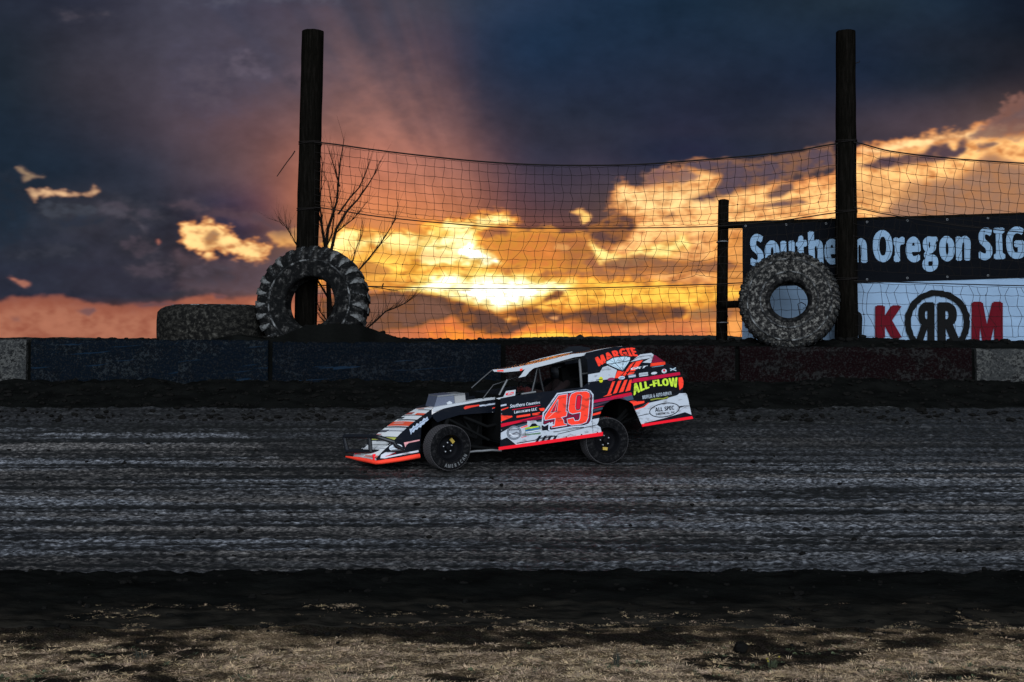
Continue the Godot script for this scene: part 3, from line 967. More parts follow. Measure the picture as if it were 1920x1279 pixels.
# ---------------------------------------------------------------- banners
const BANNER_Z := -23.3
func banner_point(x: float, y: float, off := 0.0) -> Vector3:
	return Vector3(x, y, BANNER_Z + 0.022 * sin(x * 2.3 + y * 0.7) + 0.014 * sin(x * 5.1 - y * 3.0) + 0.006 * sin(x * 11.0 + y * 9.0) + off)

func cloth(poly_top: Array, poly_bottom: Array, off := 0.0) -> ArrayMesh:
	# from left edge to right edge: [top, bottom] corners as Vector2
	var mb := MB.new()
	var rows := []
	var n := 90
	for side in [0.0, -0.008]:
		rows = []
		for r in 19:
			var row := []
			for k in n + 1:
				var t := float(k) / n
				var a: Vector2 = poly_top[0].lerp(poly_top[1], t)
				var b: Vector2 = poly_bottom[0].lerp(poly_bottom[1], t)
				var p := a.lerp(b, r / 18.0)
				if r == 0: p.y += 0.006 * sin(k * 1.1)
				row.append(banner_point(p.x, p.y, side + off))
			if side < 0: row.reverse()
			rows.append(row)
		mb.sheet(rows)
	return mb.done()

func letters(text: String, a: Vector2, b: Vector2, height: float, m: Material, parent: Node, called := "letter", mirror := false) -> void:
	# lettering along the line from a to b (its baseline), each letter a piece of its own
	var font := bold_font(2.6)
	var dir := (b - a).normalized()
	var nrm := Vector2(-dir.y, dir.x)
	var widths := []
	var total := 0.0
	var meshes := []
	for ch in text:
		var got := glyph(ch, font)
		meshes.append(got)
		var w: float = got.w if ch != " " else 22.0
		widths.append(w)
		total += w + 3.2
	var sx: float = (b - a).length() / (total - 3.2)
	var sy: float = height / 45.7
	var x := 0.0
	for k in text.length():
		var g = meshes[k]
		if text[k] != " ":
			var mb := MB.new()
			var t: PackedVector2Array = g.t
			for q in range(0, t.size(), 3):
				var p := []
				for e in 3:
					var l := t[q + e]
					var lx: float = (widths[k] - (l.x - g.x0)) if mirror else (l.x - g.x0)
					var w2: Vector2 = a + dir * ((x + lx) * sx) + nrm * (l.y * sy)
					p.append(banner_point(w2.x, w2.y, 0.005 + 0.0012 * (q / int(g.layer))))
				var f: Vector3 = (p[1] - p[0]).cross(p[2] - p[0])
				if f.z > 0: mb.tri(p[0], p[2], p[1])
				else: mb.tri(p[0], p[1], p[2])
			put(called, mb.done(), m, parent)
		x += widths[k] + 3.2

var glyphs := {}
# a bold face and by how much its strokes are widened further
func bold_font(wider: float) -> Array:
	var sf := SystemFont.new()
	sf.font_names = PackedStringArray(["Droid Sans"])
	sf.font_weight = 700
	return [sf, wider]

# triangles of one glyph (font size 64, y up, baseline 0)
func glyph(ch: String, font: Array) -> Dictionary:
	var tm := TextMesh.new()
	tm.text = ch
	tm.font = font[0]
	tm.font_size = 64
	tm.pixel_size = 1.0
	tm.depth = 0.0
	tm.curve_step = 1.5
	tm.horizontal_alignment = HORIZONTAL_ALIGNMENT_LEFT
	tm.vertical_alignment = VERTICAL_ALIGNMENT_BOTTOM
	var out := PackedVector2Array()
	var x0 := 1e9
	var x1 := -1e9
	if ch != " ":
		var ar := tm.get_mesh_arrays()
		var v: PackedVector3Array = ar[Mesh.ARRAY_VERTEX]
		var nn: PackedVector3Array = ar[Mesh.ARRAY_NORMAL]
		var ix: PackedInt32Array = ar[Mesh.ARRAY_INDEX]
		for k in range(0, ix.size(), 3):
			if nn[ix[k]].z > 0.5:
				for e in 3:
					var p := v[ix[k + e]]
					out.append(Vector2(p.x, p.y - 15.0))
					x0 = minf(x0, p.x)
					x1 = maxf(x1, p.x)
	var layer := out.size()
	if font[1] > 0.0:
		for e in [Vector2(-1, 0), Vector2(1, 0), Vector2(0, 0.5), Vector2(0, -0.5)]:
			for k in layer:
				out.append(out[k] + e * font[1])
		x0 -= font[1]
		x1 += font[1]
	return {"t": out, "x0": x0, "w": x1 - x0, "layer": layer}

func build_banners():
	var black := mat(lin(0.0045, 0.005, 0.0065), 0.7)
	black.metallic_specular = 0.06
	black.normal_enabled = true
	black.normal_texture = bump_tex(66, 0.008, 3.0, 256)
	var vinyl := mat(lin(0.23, 0.32, 0.43), 0.6)
	vinyl.normal_enabled = true
	vinyl.normal_texture = bump_tex(67, 0.008, 3.0, 256)
	vinyl.metallic_specular = 0.2
	var ink := mat(lin(0.21, 0.31, 0.42), 0.6)
	ink.metallic_specular = 0.2
	var red := mat(lin(0.1, 0.006, 0.011), 0.6)
	red.metallic_specular = 0.1
	var coal := mat(lin(0.008, 0.008, 0.008), 0.8)
	coal.metallic_specular = 0.1
	var b := thing("banner", "black vinyl banner with large pale lettering reading Southern Oregon SIG", "banner", "sponsor banners on the fence")
	put("sheet", cloth([Vector2(4.669, 4.561), Vector2(11.347, 4.788)], [Vector2(4.669, 3.297), Vector2(11.347, 3.513)]), black, b)
	for q in 9:
		for e in 2:
			var gm := MB.new()
			var a: Vector2 = [Vector2(4.733, 4.529), Vector2(11.283, 4.745), Vector2(4.733, 3.373), Vector2(11.283, 3.578)][e * 2].lerp([Vector2(4.733, 4.529), Vector2(11.283, 4.745), Vector2(4.733, 3.373), Vector2(11.283, 3.578)][e * 2 + 1], q / 8.0)
			var p := []
			for k in 13:
				p.append(banner_point(a.x + 0.018 * cos(TAU * k / 12), a.y + 0.018 * sin(TAU * k / 12), 0.006))
			gm.tube(p, [0.006], 5, false)
			put("grommet", gm.done(), M.grey_tube, b)
	var w := [Vector2(4.831, 3.718), Vector2(7.197, 3.789), Vector2(7.316, 3.794), Vector2(9.305, 3.837), Vector2(9.467, 3.853), Vector2(10.364, 3.87)]
	letters("Southern", w[0], w[1], 0.60, ink, b)
	letters("Oregon", w[2], w[3], 0.60, ink, b)
	letters("SIG", w[4], w[5], 0.60, ink, b)
	var c := thing("banner", "pale blue white banner with red letters and a black ring emblem", "banner", "sponsor banners on the fence")
	put("sheet", cloth([Vector2(4.669, 3.34), Vector2(11.347, 3.556)], [Vector2(4.669, 1.892), Vector2(11.347, 1.892)], -0.014), vinyl, c)
	var k := [Vector2(7.36, 2.259), Vector2(7.889, 2.259), Vector2(9.316, 2.195), Vector2(9.953, 2.195), Vector2(8.17, 2.173), Vector2(8.559, 2.173), Vector2(8.613, 2.173), Vector2(9.078, 2.173), Vector2(6.808, 2.324), Vector2(7.1, 2.324), Vector2(8.613, 2.584)]
	letters("K", k[0], k[1], 0.63, red, c)
	letters("M", k[2], k[3], 0.76, red, c)
	letters("R", k[4], k[5], 0.77, coal, c, "letter", true)
	letters("R", k[6], k[7], 0.77, coal, c)
	letters("n", k[8], k[9], 0.58, coal, c)
	var ring := MB.new()
	var o: Vector2 = k[10]
	var n := noise(77, 2.0, 2)
	for q in 72:
		var p := []
		for e in 2:
			var a := TAU * (q + e) / 72.0
			for r in [0.545 + 0.02 * n.get_noise_1d(a * 8.0), 0.67 + 0.02 * n.get_noise_1d(a * 9.0 + 50.0)]:
				p.append(banner_point(o.x + cos(a) * r * 1.0, o.y + sin(a) * r * 0.97, 0.008))
		if q == 71:
			p[2] = ring.v[0]; p[3] = p[3]
		ring.quad(p[0], p[1], p[3], p[2])
	put("ring_emblem", ring.done(), coal, c)

# ---------------------------------------------------------------- wire fence
func along(pts: Array, x: float) -> float:
	for k in pts.size() - 1:
		if x <= pts[k + 1].x or k == pts.size() - 2:
			var t: float = (x - pts[k].x) / (pts[k + 1].x - pts[k].x)
			# smooth through the points
			var m0: float = (pts[k + 1].y - pts[maxi(k - 1, 0)].y) * 0.5
			var m1: float = (pts[mini(k + 2, pts.size() - 1)].y - pts[k].y) * 0.5
			var d: float = pts[k + 1].y - pts[k].y
			return pts[k].y + t * (m0 + t * (3.0 * d - 2.0 * m0 - m1 + t * (m0 + m1 - 2.0 * d)))
	return pts[-1].y

func cable(pts: Array, z: float, r: float, parent: Node):
	var mb := MB.new()
	var p := []
	var x: float = pts[0].x
	while x < pts[-1].x:
		p.append(Vector3(x, along(pts, x), z))
		x += 0.12
	p.append(Vector3(pts[-1].x, pts[-1].y, z))
	mb.tube(p, [r], 6)
	put("cable", mb.done(), M.wire, parent)

# one panel of netting between an upper and a lower line
func net(x0: float, x1: float, top: Array, bottom: Array, rows: Array, seed_: int, lean: float, mess: float, knot: Vector3, parent: Node):
	var mb := MB.new()
	var n := noise(seed_, 0.5, 3)
	var cols := int(round((x1 - x0) / 0.182))
	var nodes := []
	for i in cols + 1:
		var colp := []
		for j in rows.size():
			var f: float = rows[j]
			var x := lerpf(x0, x1, float(i) / cols)
			var yt := along(top, x)
			var yb := along(bottom, x)
			var wob := n.get_noise_2d(i * 1.7, j * 1.3 + seed_) * mess
			var edge := clampf(minf(i, cols - i) / 2.0, 0.0, 1.0)
			var px := x + (wob * 0.14 + lean * (f - 0.5) + 0.03 * mess * sin(i * 0.6 + j * 1.2)) * edge
			var py := lerpf(yt, yb, f) + 0.03 * mess * n.get_noise_2d(i * 0.8 + 90.0, j * 2.0)
			var p := Vector3(px, py, -22.72 + 0.05 * n.get_noise_2d(i * 0.4, j * 0.5))
			if knot.z > 0.0:
				var q := Vector2(px - knot.x, py - knot.y)
				var pull := exp(-q.length_squared() / (knot.z * knot.z))
				p.x -= q.x * pull * 0.75
				p.y -= q.y * pull * 0.6
			colp.append(p)
		nodes.append(colp)
	var r := 0.0042
	for j in rows.size():
		var p := []
		for i in cols + 1:
			p.append(nodes[i][j])
			if i < cols:
				p.append(nodes[i][j].lerp(nodes[i + 1][j], 0.5) + Vector3(0, -0.008 + 0.01 * n.get_noise_2d(i * 3.1, j * 5.0), 0))
		mb.tube(p, [r], 4, false)
	for i in cols + 1:
		var p := []
		for j in rows.size():
			p.append(nodes[i][j])
			if j < rows.size() - 1:
				p.append(nodes[i][j].lerp(nodes[i][j + 1], 0.5) + Vector3(0.035 * mess * n.get_noise_2d(i * 4.3 + 20.0, j * 3.0), 0, 0))
		mb.tube(p, [r], 4, false)
	# staples and knots at some crossings
	for q in int(cols * 0.25):
		var i := (q * 7 + seed_) % (cols + 1)
		var j := (q * 5 + seed_) % rows.size()
		mb.box(nodes[i][j], Vector3(0.022, 0.02, 0.02))
	var o := put("netting", mb.done(), M.wire, parent)
	o.set_meta("kind", "stuff")

func build_fence():
	var f := thing("wire_fence", "sagging wire mesh fence hung between the two tall posts", "fence", "wire mesh catch fencing")
	var top := [Vector2(-3.899, 6.125), Vector2(-2.74, 5.978), Vector2(-1.686, 5.851), Vector2(-0.632, 5.746), Vector2(0.422, 5.683), Vector2(1.475, 5.667), Vector2(2.529, 5.688), Vector2(3.583, 5.762), Vector2(4.637, 5.851), Vector2(5.691, 5.967), Vector2(6.428, 6.094)]
	var mid := [Vector2(-3.899, 4.84), Vector2(-2.74, 4.671), Vector2(-1.686, 4.555), Vector2(-0.105, 4.439), Vector2(1.475, 4.429), Vector2(3.056, 4.439), Vector2(4.11, 4.471), Vector2(5.058, 4.545), Vector2(5.691, 4.629), Vector2(6.428, 4.734)]
	var low := [Vector2(-3.899, 3.301), Vector2(-2.845, 3.28), Vector2(-1.159, 3.238), Vector2(0.422, 3.233), Vector2(2.002, 3.259), Vector2(4.078, 3.322), Vector2(4.637, 3.354), Vector2(5.374, 3.386), Vector2(6.428, 3.407)]
	var foot := [Vector2(-3.899, 2.174), Vector2(-1.686, 2.174), Vector2(0.422, 2.174), Vector2(2.529, 2.174), Vector2(6.428, 2.174)]
	cable(top, -22.7, 0.016, f)
	cable(mid, -22.7, 0.0125, f)
	cable(low, -22.7, 0.0115, f)
	var x0: float = top[0].x
	var x1: float = top[-1].x
	net(x0, x1, top, mid, [0.02, 0.15, 0.3, 0.44, 0.57, 0.7, 0.81, 0.9, 0.96], 41, 0.0, 0.5, Vector3.ZERO, f)
	var kn := [Vector2(3.667, 3.67), Vector2(2.424, 3.196)]
	net(x0, x1, mid, low, [0.06, 0.22, 0.37, 0.52, 0.66, 0.8, 0.92], 42, -0.2, 0.95, Vector3(kn[0].x, kn[0].y, 0.42), f)
	net(x0, x1, low, foot, [0.03, 0.14, 0.3, 0.47, 0.64, 0.82, 0.99], 43, 0.17, 0.5, Vector3.ZERO, f)
	var tie := MB.new()
	tie.tube([Vector3(-2.84, 3.278, -22.68), Vector3(-2.682, 3.257, -22.68), Vector3(-2.577, 3.247, -22.68), Vector3(-2.419, 3.21, -22.68), Vector3(-2.251, 3.194, -22.68)], [0.014, 0.011, 0.008, 0.009, 0.007], 5)
	tie.tube([Vector3(-2.567, 3.236, -22.68), Vector3(-2.546, 3.31, -22.68), Vector3(-2.535, 3.341, -22.68)], [0.012, 0.014, 0.01], 5)
	put("tie_wire", tie.done(), M.wire, f)
	var g := thing("wire_fence", "wire mesh fence running from the right tall post out of the picture", "fence", "wire mesh catch fencing")
	var t2 := [Vector2(6.744, 6.125), Vector2(7.377, 5.967), Vector2(8.009, 5.873), Vector2(8.852, 5.788), Vector2(10.117, 5.709), Vector2(11.486, 5.662), Vector2(12.54, 5.641)]
	var m2 := [Vector2(6.744, 4.829), Vector2(7.271, 4.724), Vector2(8.009, 4.597), Vector2(8.852, 4.471), Vector2(10.117, 4.344), Vector2(11.486, 4.26), Vector2(12.54, 4.218)]
	var l2 := [Vector2(6.744, 3.386), Vector2(7.798, 3.354), Vector2(8.852, 3.322), Vector2(10.117, 3.291), Vector2(11.486, 3.27), Vector2(12.54, 3.259)]
	var f2 := [Vector2(6.744, 2.174), Vector2(7.798, 2.174), Vector2(8.852, 2.174), Vector2(10.117, 2.174), Vector2(11.486, 2.174), Vector2(12.54, 2.174)]
	cable(t2, -22.7, 0.016, g)
	cable(m2, -22.7, 0.0115, g)
	cable(l2, -22.7, 0.0115, g)
	var a: float = t2[0].x
	var b: float = t2[-1].x
	net(a, b, t2, m2, [0.02, 0.15, 0.3, 0.45, 0.58, 0.71, 0.82, 0.9, 0.97], 51, 0.0, 0.5, Vector3.ZERO, g)
	net(a, b, m2, l2, [0.06, 0.22, 0.38, 0.54, 0.7, 0.85], 52, -0.1, 1.0, Vector3.ZERO, g)
	net(a, b, l2, f2, [0.03, 0.18, 0.36, 0.54, 0.72, 0.9], 53, 0.1, 0.9, Vector3.ZERO, g)

# ---------------------------------------------------------------- big tyres
func big_tyre(root: Node3D, radius: float, bead: float, width: float, lugs: int, lug_in: float, m: Material, lug_m: Material, seed_: int):
	# axis along z; the side facing +z is seen
	var body := MB.new()
	var w := width / 2.0
	var r := radius - (0.02 if lugs < 40 else 0.014)
	var prof := [Vector2(bead, -w * 0.62), Vector2(bead * 1.02, -w * 0.8), Vector2(bead + 0.1, -w * 0.96), Vector2(lerpf(bead, r, 0.55), -w * 1.02), Vector2(r * 0.93, -w * 0.9), Vector2(r * 0.985, -w * 0.76), Vector2(r, -w * 0.4), Vector2(r * 1.003, 0), Vector2(r, w * 0.4), Vector2(r * 0.985, w * 0.76), Vector2(r * 0.93, w * 0.9), Vector2(lerpf(bead, r, 0.72), w * 1.0), Vector2(lerpf(bead, r, 0.6), w * 1.03), Vector2(lerpf(bead, r, 0.56), w * 1.0), Vector2(lerpf(bead, r, 0.34), w * 1.0), Vector2(bead + 0.1, w * 0.96), Vector2(bead + 0.07, w * 0.9), Vector2(bead * 1.03, w * 0.84), Vector2(bead, w * 0.72), Vector2(bead * 1.0, w * 0.6), Vector2(bead * 1.25, w * 0.45), Vector2(bead * 1.45, 0), Vector2(bead * 1.25, -w * 0.45), Vector2(bead, -w * 0.62)]
	body.lathe(prof, 72)
	put("carcass", body.done(), m, root)
	for e in ([0.52] if lugs < 40 else [0.3, 0.72]) if lugs > 0 else [0.5]:
		var q := lerpf(bead, r, e)
		var rib := MB.new()
		rib.lathe([Vector2(q + 0.022, w * 0.98), Vector2(q + 0.018, w * 1.06), Vector2(q - 0.004, w * 1.075), Vector2(q - 0.016, w * 0.98)], 72)
		put("sidewall_rib", rib.done(), M.rubber_mud if lugs < 40 else lug_m, root)
	var bd := MB.new()
	bd.lathe([Vector2(bead + 0.075, w * 0.965), Vector2(bead + 0.06, w * 0.99), Vector2(bead + 0.02, w * 0.93), Vector2(bead - 0.008, w * 0.8), Vector2(bead - 0.006, w * 0.6), Vector2(bead * 1.0, w * 0.5)], 72)
	put("bead", bd.done(), M.rubber_dark, root)
	if lugs == 0: return
	var rg := RandomNumberGenerator.new()
	rg.seed = seed_
	var variants := []
	for k in 3:
		var lm := MB.new()
		# a lug that crosses half the tread and wraps over the shoulder
		var wob := rg.randf_range(-0.01, 0.01)
		var sw := PI * radius / lugs * 0.62
		var path := [Vector2(radius * 1.0, -w * 0.05), Vector2(radius * 1.005, w * 0.45), Vector2(radius * 0.99, w * 0.8), Vector2(radius * 0.945, w * 0.97), Vector2(lerpf(radius, lug_in, 0.6), w * 1.05), Vector2(lug_in, w * 1.03)]
		var rows := []
		for e in path.size():
			var p: Vector2 = path[e]
			var nrm := Vector2(0.06, 0.0) if e < 3 else (Vector2(0.045, 0.04) if e == 3 else Vector2(0.0, 0.05))
			var a := (0.35 * (1.0 - e / 5.0) - 0.1) * sw / radius * 3.0 + wob
			var hw := sw * (0.95 if e < 4 else 0.75) / radius
			var row := []
			for q in [[-1.0, 1.0], [-0.8, 0.0], [0.8, 0.0], [1.0, 1.0]]:
				var rr: float = p.x - nrm.x * q[1]
				var zz: float = p.y - nrm.y * q[1]
				var ang: float = a + hw * q[0]
				row.append(Vector3(sin(ang) * rr, cos(ang) * rr, zz))
			rows.append(row)
		for e in rows.size() - 1:
			for q in 3:
				lm.quad(rows[e][q], rows[e][q + 1], rows[e + 1][q + 1], rows[e + 1][q])
		lm.quad(rows[-1][0], rows[-1][1], rows[-1][2], rows[-1][3])
		variants.append(lm.done())
	for k in lugs:
		for back in 2:
			var coat: Material = [lug_m, M.rubber_mud, lug_m, lug_m][rg.randi() % 4] if lugs < 40 else lug_m
			var o := put("tread_lug", variants[rg.randi() % 3], coat, root)
			o.rotation.z = TAU * (k + 0.5 * back) / lugs
			if back == 1:
				o.rotation = Vector3(0, PI, 0)
				o.rotate(Vector3(0, 0, 1), TAU * (k + 0.5) / lugs)

func build_tyres():
	var a := thing("earthmover_tyre", "upright muddy earthmover tyre with deep shoulder lugs leaning on the left post", "tyre", "old earthmover tyres on the wall", Vector3(-3.86, 2.93, -22.3))
	big_tyre(a, 1.11, 0.5, 0.5, 27, 0.84, M.rubber_dark, M.rubber_lug, 1)  # carcass coat darker than the lugs: groove shade is put into its colour
	a.rotation = Vector3(deg_to_rad(-7), deg_to_rad(-9), 0)
	var b := thing("earthmover_tyre", "upright grey speckled earthmover tyre standing in front of the banners", "tyre", "old earthmover tyres on the wall", Vector3(5.37, 2.97, -22.3))
	big_tyre(b, 0.96, 0.36, 0.6, 44, 0.87, M.rubber_dusty, M.rubber_mud, 2)
	b.rotation = Vector3(deg_to_rad(-5), deg_to_rad(-13), 0)
	var c := thing("earthmover_tyre", "worn earthmover tyre lying flat, half buried in the black soil", "tyre", "old earthmover tyres on the wall", Vector3(-5.93, 2.42, -22.9))
	big_tyre(c, 1.12, 0.5, 0.92, 0, 1.0, M.rubber_flat, M.rubber_flat, 3)
	c.rotation = Vector3(deg_to_rad(-90), 0, deg_to_rad(-3.0))
	var w := MB.new()
	w.tube([Vector3(5.56, 2.689, -22.2), Vector3(5.519, 2.916, -22.2), Vector3(5.591, 2.947, -22.2), Vector3(5.663, 2.905, -22.2), Vector3(5.684, 2.844, -22.2), Vector3(5.622, 2.833, -22.2)], [0.009], 5)
	tag(put("bent_wire", w.done(), M.wire), "bent black wire loop inside the hole of the speckled tyre", "wire")

# ---------------------------------------------------------------- bare tree
func build_tree():
	var t := thing("bare_tree", "leafless thin tree growing behind the left tyre and fence", "tree", "", Vector3(-3.64, 2.1, -23.5))
	var limbs := [
		[[Vector3(-3.717, 2.14, -23.5), Vector3(-3.728, 2.631, -23.5), Vector3(-3.739, 3.067, -23.5), Vector3(-3.76, 3.503, -23.5), Vector3(-3.782, 3.83, -23.5)], [0.065, 0.058, 0.05, 0.045, 0.04]],
		[[Vector3(-3.782, 3.83, -23.5), Vector3(-3.837, 4.266, -23.5), Vector3(-3.88, 4.593, -23.5), Vector3(-3.946, 4.854, -23.5), Vector3(-4.033, 5.029, -23.5)], [0.034, 0.03, 0.024, 0.016, 0.01]],
		[[Vector3(-3.782, 3.775, -23.5), Vector3(-3.804, 4.102, -23.5), Vector3(-3.76, 4.484, -23.5), Vector3(-3.662, 4.756, -23.5), Vector3(-3.564, 5.029, -23.5), Vector3(-3.521, 5.41, -23.5), Vector3(-3.477, 5.791, -23.5), Vector3(-3.379, 6.26, -23.5)], [0.036, 0.034, 0.03, 0.026, 0.022, 0.017, 0.012, 0.006]],
		[[Vector3(-3.76, 3.557, -23.5), Vector3(-3.695, 4.048, -23.5), Vector3(-3.597, 4.484, -23.5), Vector3(-3.379, 4.854, -23.5), Vector3(-3.161, 5.094, -23.5), Vector3(-2.943, 5.41, -23.5), Vector3(-2.801, 5.661, -23.5), Vector3(-2.714, 5.9, -23.5)], [0.036, 0.033, 0.028, 0.022, 0.017, 0.013, 0.009, 0.005]],
		[[Vector3(-3.553, 4.789, -23.5), Vector3(-3.324, 5.116, -23.5), Vector3(-3.139, 5.334, -23.5), Vector3(-2.997, 5.661, -23.5), Vector3(-2.943, 5.9, -23.5)], [0.02, 0.016, 0.013, 0.009, 0.005]],
		[[Vector3(-3.619, 4.396, -23.5), Vector3(-3.433, 4.549, -23.5), Vector3(-3.27, 4.669, -23.5), Vector3(-3.139, 4.811, -23.5), Vector3(-2.943, 5.05, -23.5)], [0.016, 0.012, 0.01, 0.008, 0.005]],
		[[Vector3(-3.739, 2.74, -23.5), Vector3(-3.488, 3.154, -23.5), Vector3(-3.183, 3.59, -23.5), Vector3(-2.943, 3.862, -23.5), Vector3(-2.703, 4.157, -23.5), Vector3(-2.529, 4.429, -23.5), Vector3(-2.376, 4.68, -23.5), Vector3(-2.322, 5.029, -23.5)], [0.026, 0.024, 0.02, 0.017, 0.014, 0.011, 0.008, 0.004]],
		[[Vector3(-3.488, 3.154, -23.5), Vector3(-3.357, 3.557, -23.5), Vector3(-3.248, 3.851, -23.5), Vector3(-3.183, 4.069, -23.5), Vector3(-3.052, 4.375, -23.5), Vector3(-3.019, 4.538, -23.5)], [0.015, 0.012, 0.01, 0.008, 0.006, 0.004]],
		[[Vector3(-3.728, 2.195, -23.5), Vector3(-3.379, 2.282, -23.5), Vector3(-2.943, 2.478, -23.5), Vector3(-2.769, 2.631, -23.5), Vector3(-2.594, 2.805, -23.5), Vector3(-2.343, 2.903, -23.5), Vector3(-2.158, 3.001, -23.5), Vector3(-1.984, 3.154, -23.5)], [0.024, 0.022, 0.02, 0.018, 0.015, 0.012, 0.009, 0.005]],
		[[Vector3(-3.75, 3.067, -23.5), Vector3(-4.011, 3.503, -23.5), Vector3(-4.305, 3.96, -23.5), Vector3(-4.523, 4.353, -23.5), Vector3(-4.665, 4.549, -23.5), Vector3(-4.861, 4.789, -23.5)], [0.022, 0.018, 0.014, 0.01, 0.008, 0.004]],
		[[Vector3(-4.523, 4.353, -23.5), Vector3(-4.578, 4.505, -23.5), Vector3(-4.611, 4.647, -23.5)], [0.007, 0.005, 0.003]],
		[[Vector3(-4.665, 4.549, -23.5), Vector3(-4.752, 4.636, -23.5), Vector3(-4.84, 4.658, -23.5)], [0.006, 0.004, 0.003]],
		[[Vector3(-3.88, 4.593, -23.5), Vector3(-3.924, 4.974, -23.5), Vector3(-3.88, 5.41, -23.5), Vector3(-3.837, 5.791, -23.5), Vector3(-3.88, 6.097, -23.5)], [0.018, 0.015, 0.011, 0.007, 0.004]],
		[[Vector3(-3.521, 5.355, -23.5), Vector3(-3.608, 5.682, -23.5), Vector3(-3.717, 5.988, -23.5), Vector3(-3.793, 6.227, -23.5)], [0.014, 0.01, 0.007, 0.003]],
		[[Vector3(-3.804, 4.102, -23.5), Vector3(-3.684, 4.375, -23.5), Vector3(-3.641, 4.756, -23.5), Vector3(-3.728, 5.138, -23.5), Vector3(-3.793, 5.464, -23.5), Vector3(-3.924, 5.737, -23.5)], [0.016, 0.014, 0.011, 0.009, 0.006, 0.003]],
		[[Vector3(-3.75, 2.576, -23.5), Vector3(-3.924, 2.794, -23.5), Vector3(-4.033, 3.067, -23.5), Vector3(-4.142, 3.23, -23.5)], [0.014, 0.01, 0.007, 0.004]],
		[[Vector3(-3.739, 2.631, -23.5), Vector3(-3.619, 2.958, -23.5), Vector3(-3.553, 3.176, -23.5), Vector3(-3.488, 3.503, -23.5)], [0.014, 0.01, 0.008, 0.004]],
		[[Vector3(-3.728, 2.413, -23.5), Vector3(-3.859, 2.631, -23.5), Vector3(-3.968, 2.696, -23.5)], [0.012, 0.008, 0.004]]]
	var rg := RandomNumberGenerator.new()
	rg.seed = 99
	var base: Vector3 = t.position
	for k in limbs.size():
		var mb := MB.new()
		var p := []
		var z := rg.randf_range(-0.4, 0.4) if k > 0 else 0.0
		var pts: Array = limbs[k][0]
		for e in pts.size():
			var f := float(e) / (pts.size() - 1)
			p.append(pts[e] - base + Vector3(0, 0, z * f * f))
		mb.tube(p, limbs[k][1], 6)
		if k > 0:
			for e in range(1, pts.size()):
				for q in 6:
					var f := rg.randf()
					var a: Vector3 = p[e - 1].lerp(p[e], f)
					var dir: Vector3 = (p[e] - p[e - 1]).normalized()
					var bend := Vector3(rg.randf_range(-0.8, 0.8), rg.randf_range(-0.1, 0.7), rg.randf_range(-0.6, 0.6))
					var l := rg.randf_range(0.1, 0.5)
					var d2 := (dir + bend * 0.7).normalized()
					var b := a + d2 * l * 0.5 + Vector3(0, 0.02, 0)
					var c := b + (d2 + Vector3(0, 0.45, 0) + bend * 0.3).normalized() * l * 0.6
					var r: float = minf(0.006, limbs[k][1][mini(e, limbs[k][1].size() - 1)] * 0.6)
					mb.tube([a, b, c], [r, r * 0.7, r * 0.3], 4, false)
		put("trunk" if k == 0 else "branch", mb.done(), M.bark, t)

# ---------------------------------------------------------------- printed livery
class Canvas:
	var im: Image
	var o: Vector2      # upper left corner in panel metres
	var s: float        # pixels per metre
	func _init(lo: Vector2, hi: Vector2, per_m: float, c: Color):
		o = Vector2(lo.x, hi.y)
		s = per_m
		im = Image.create_empty(int((hi.x - lo.x) * s), int((hi.y - lo.y) * s), false, Image.FORMAT_RGB8)
		im.fill(c)
	func at(p: Vector2) -> Vector2:
		return Vector2((p.x - o.x) * s / im.get_width(), (o.y - p.y) * s / im.get_height())
	func px(p: Vector2) -> Vector2:
		return Vector2((p.x - o.x) * s, (o.y - p.y) * s)
	func fill(pts, c: Color):
		var q := PackedVector2Array()
		var lo := 1e9
		var hi := -1e9
		for p in pts:
			var v := px(p)
			q.append(v)
			lo = minf(lo, v.y)
			hi = maxf(hi, v.y)
		for y in range(maxi(0, int(lo)), mini(im.get_height() - 1, int(hi)) + 1):
			var yy := y + 0.5
			var xs := []
			for k in q.size():
				var a := q[k]
				var b := q[(k + 1) % q.size()]
				if (a.y > yy) != (b.y > yy):
					xs.append(a.x + (yy - a.y) / (b.y - a.y) * (b.x - a.x))
			xs.sort()
			for k in range(0, xs.size() - 1, 2):
				var xa := int(round(xs[k]))
				var xb := int(round(xs[k + 1]))
				if xb > xa:
					im.fill_rect(Rect2i(xa, y, xb - xa, 1), c)
	func grow(pts, by: float, c: Color):
		for r in Geometry2D.offset_polygon(PackedVector2Array(pts), by, Geometry2D.JOIN_MITER):
			fill(r, c)
	func line(pts, w: float, c: Color):
		for k in pts.size() - 1:
			var d: Vector2 = (pts[k + 1] - pts[k]).normalized() * w / 2
			var n := Vector2(-d.y, d.x)
			fill([pts[k] - d + n, pts[k + 1] + d + n, pts[k + 1] + d - n, pts[k] - d - n], c)
	func ellipse(m: Vector2, rx: float, ry: float, tilt: float, c: Color):
		var p := []
		for k in 40:
			p.append(m + Vector2(cos(TAU * k / 40) * rx, sin(TAU * k / 40) * ry).rotated(tilt))
		fill(p, c)
	# triangles in the unit square laid into a four-cornered field [tl, tr, br, bl]; its foot may bulge
	func print_tris(t: PackedVector2Array, f: Array, c: Color, top_arc := 0.0, foot_arc := 0.0):
		for k in range(0, t.size(), 3):
			var p := []
			for e in 3:
				var u: Vector2 = t[k + e]
				var a: Vector2 = f[0].lerp(f[1], u.x) + Vector2(0, top_arc * 4.0 * u.x * (1.0 - u.x))
				var b: Vector2 = f[3].lerp(f[2], u.x) + Vector2(0, foot_arc * 4.0 * u.x * (1.0 - u.x))
				p.append(b.lerp(a, u.y))
			fill(p, c)

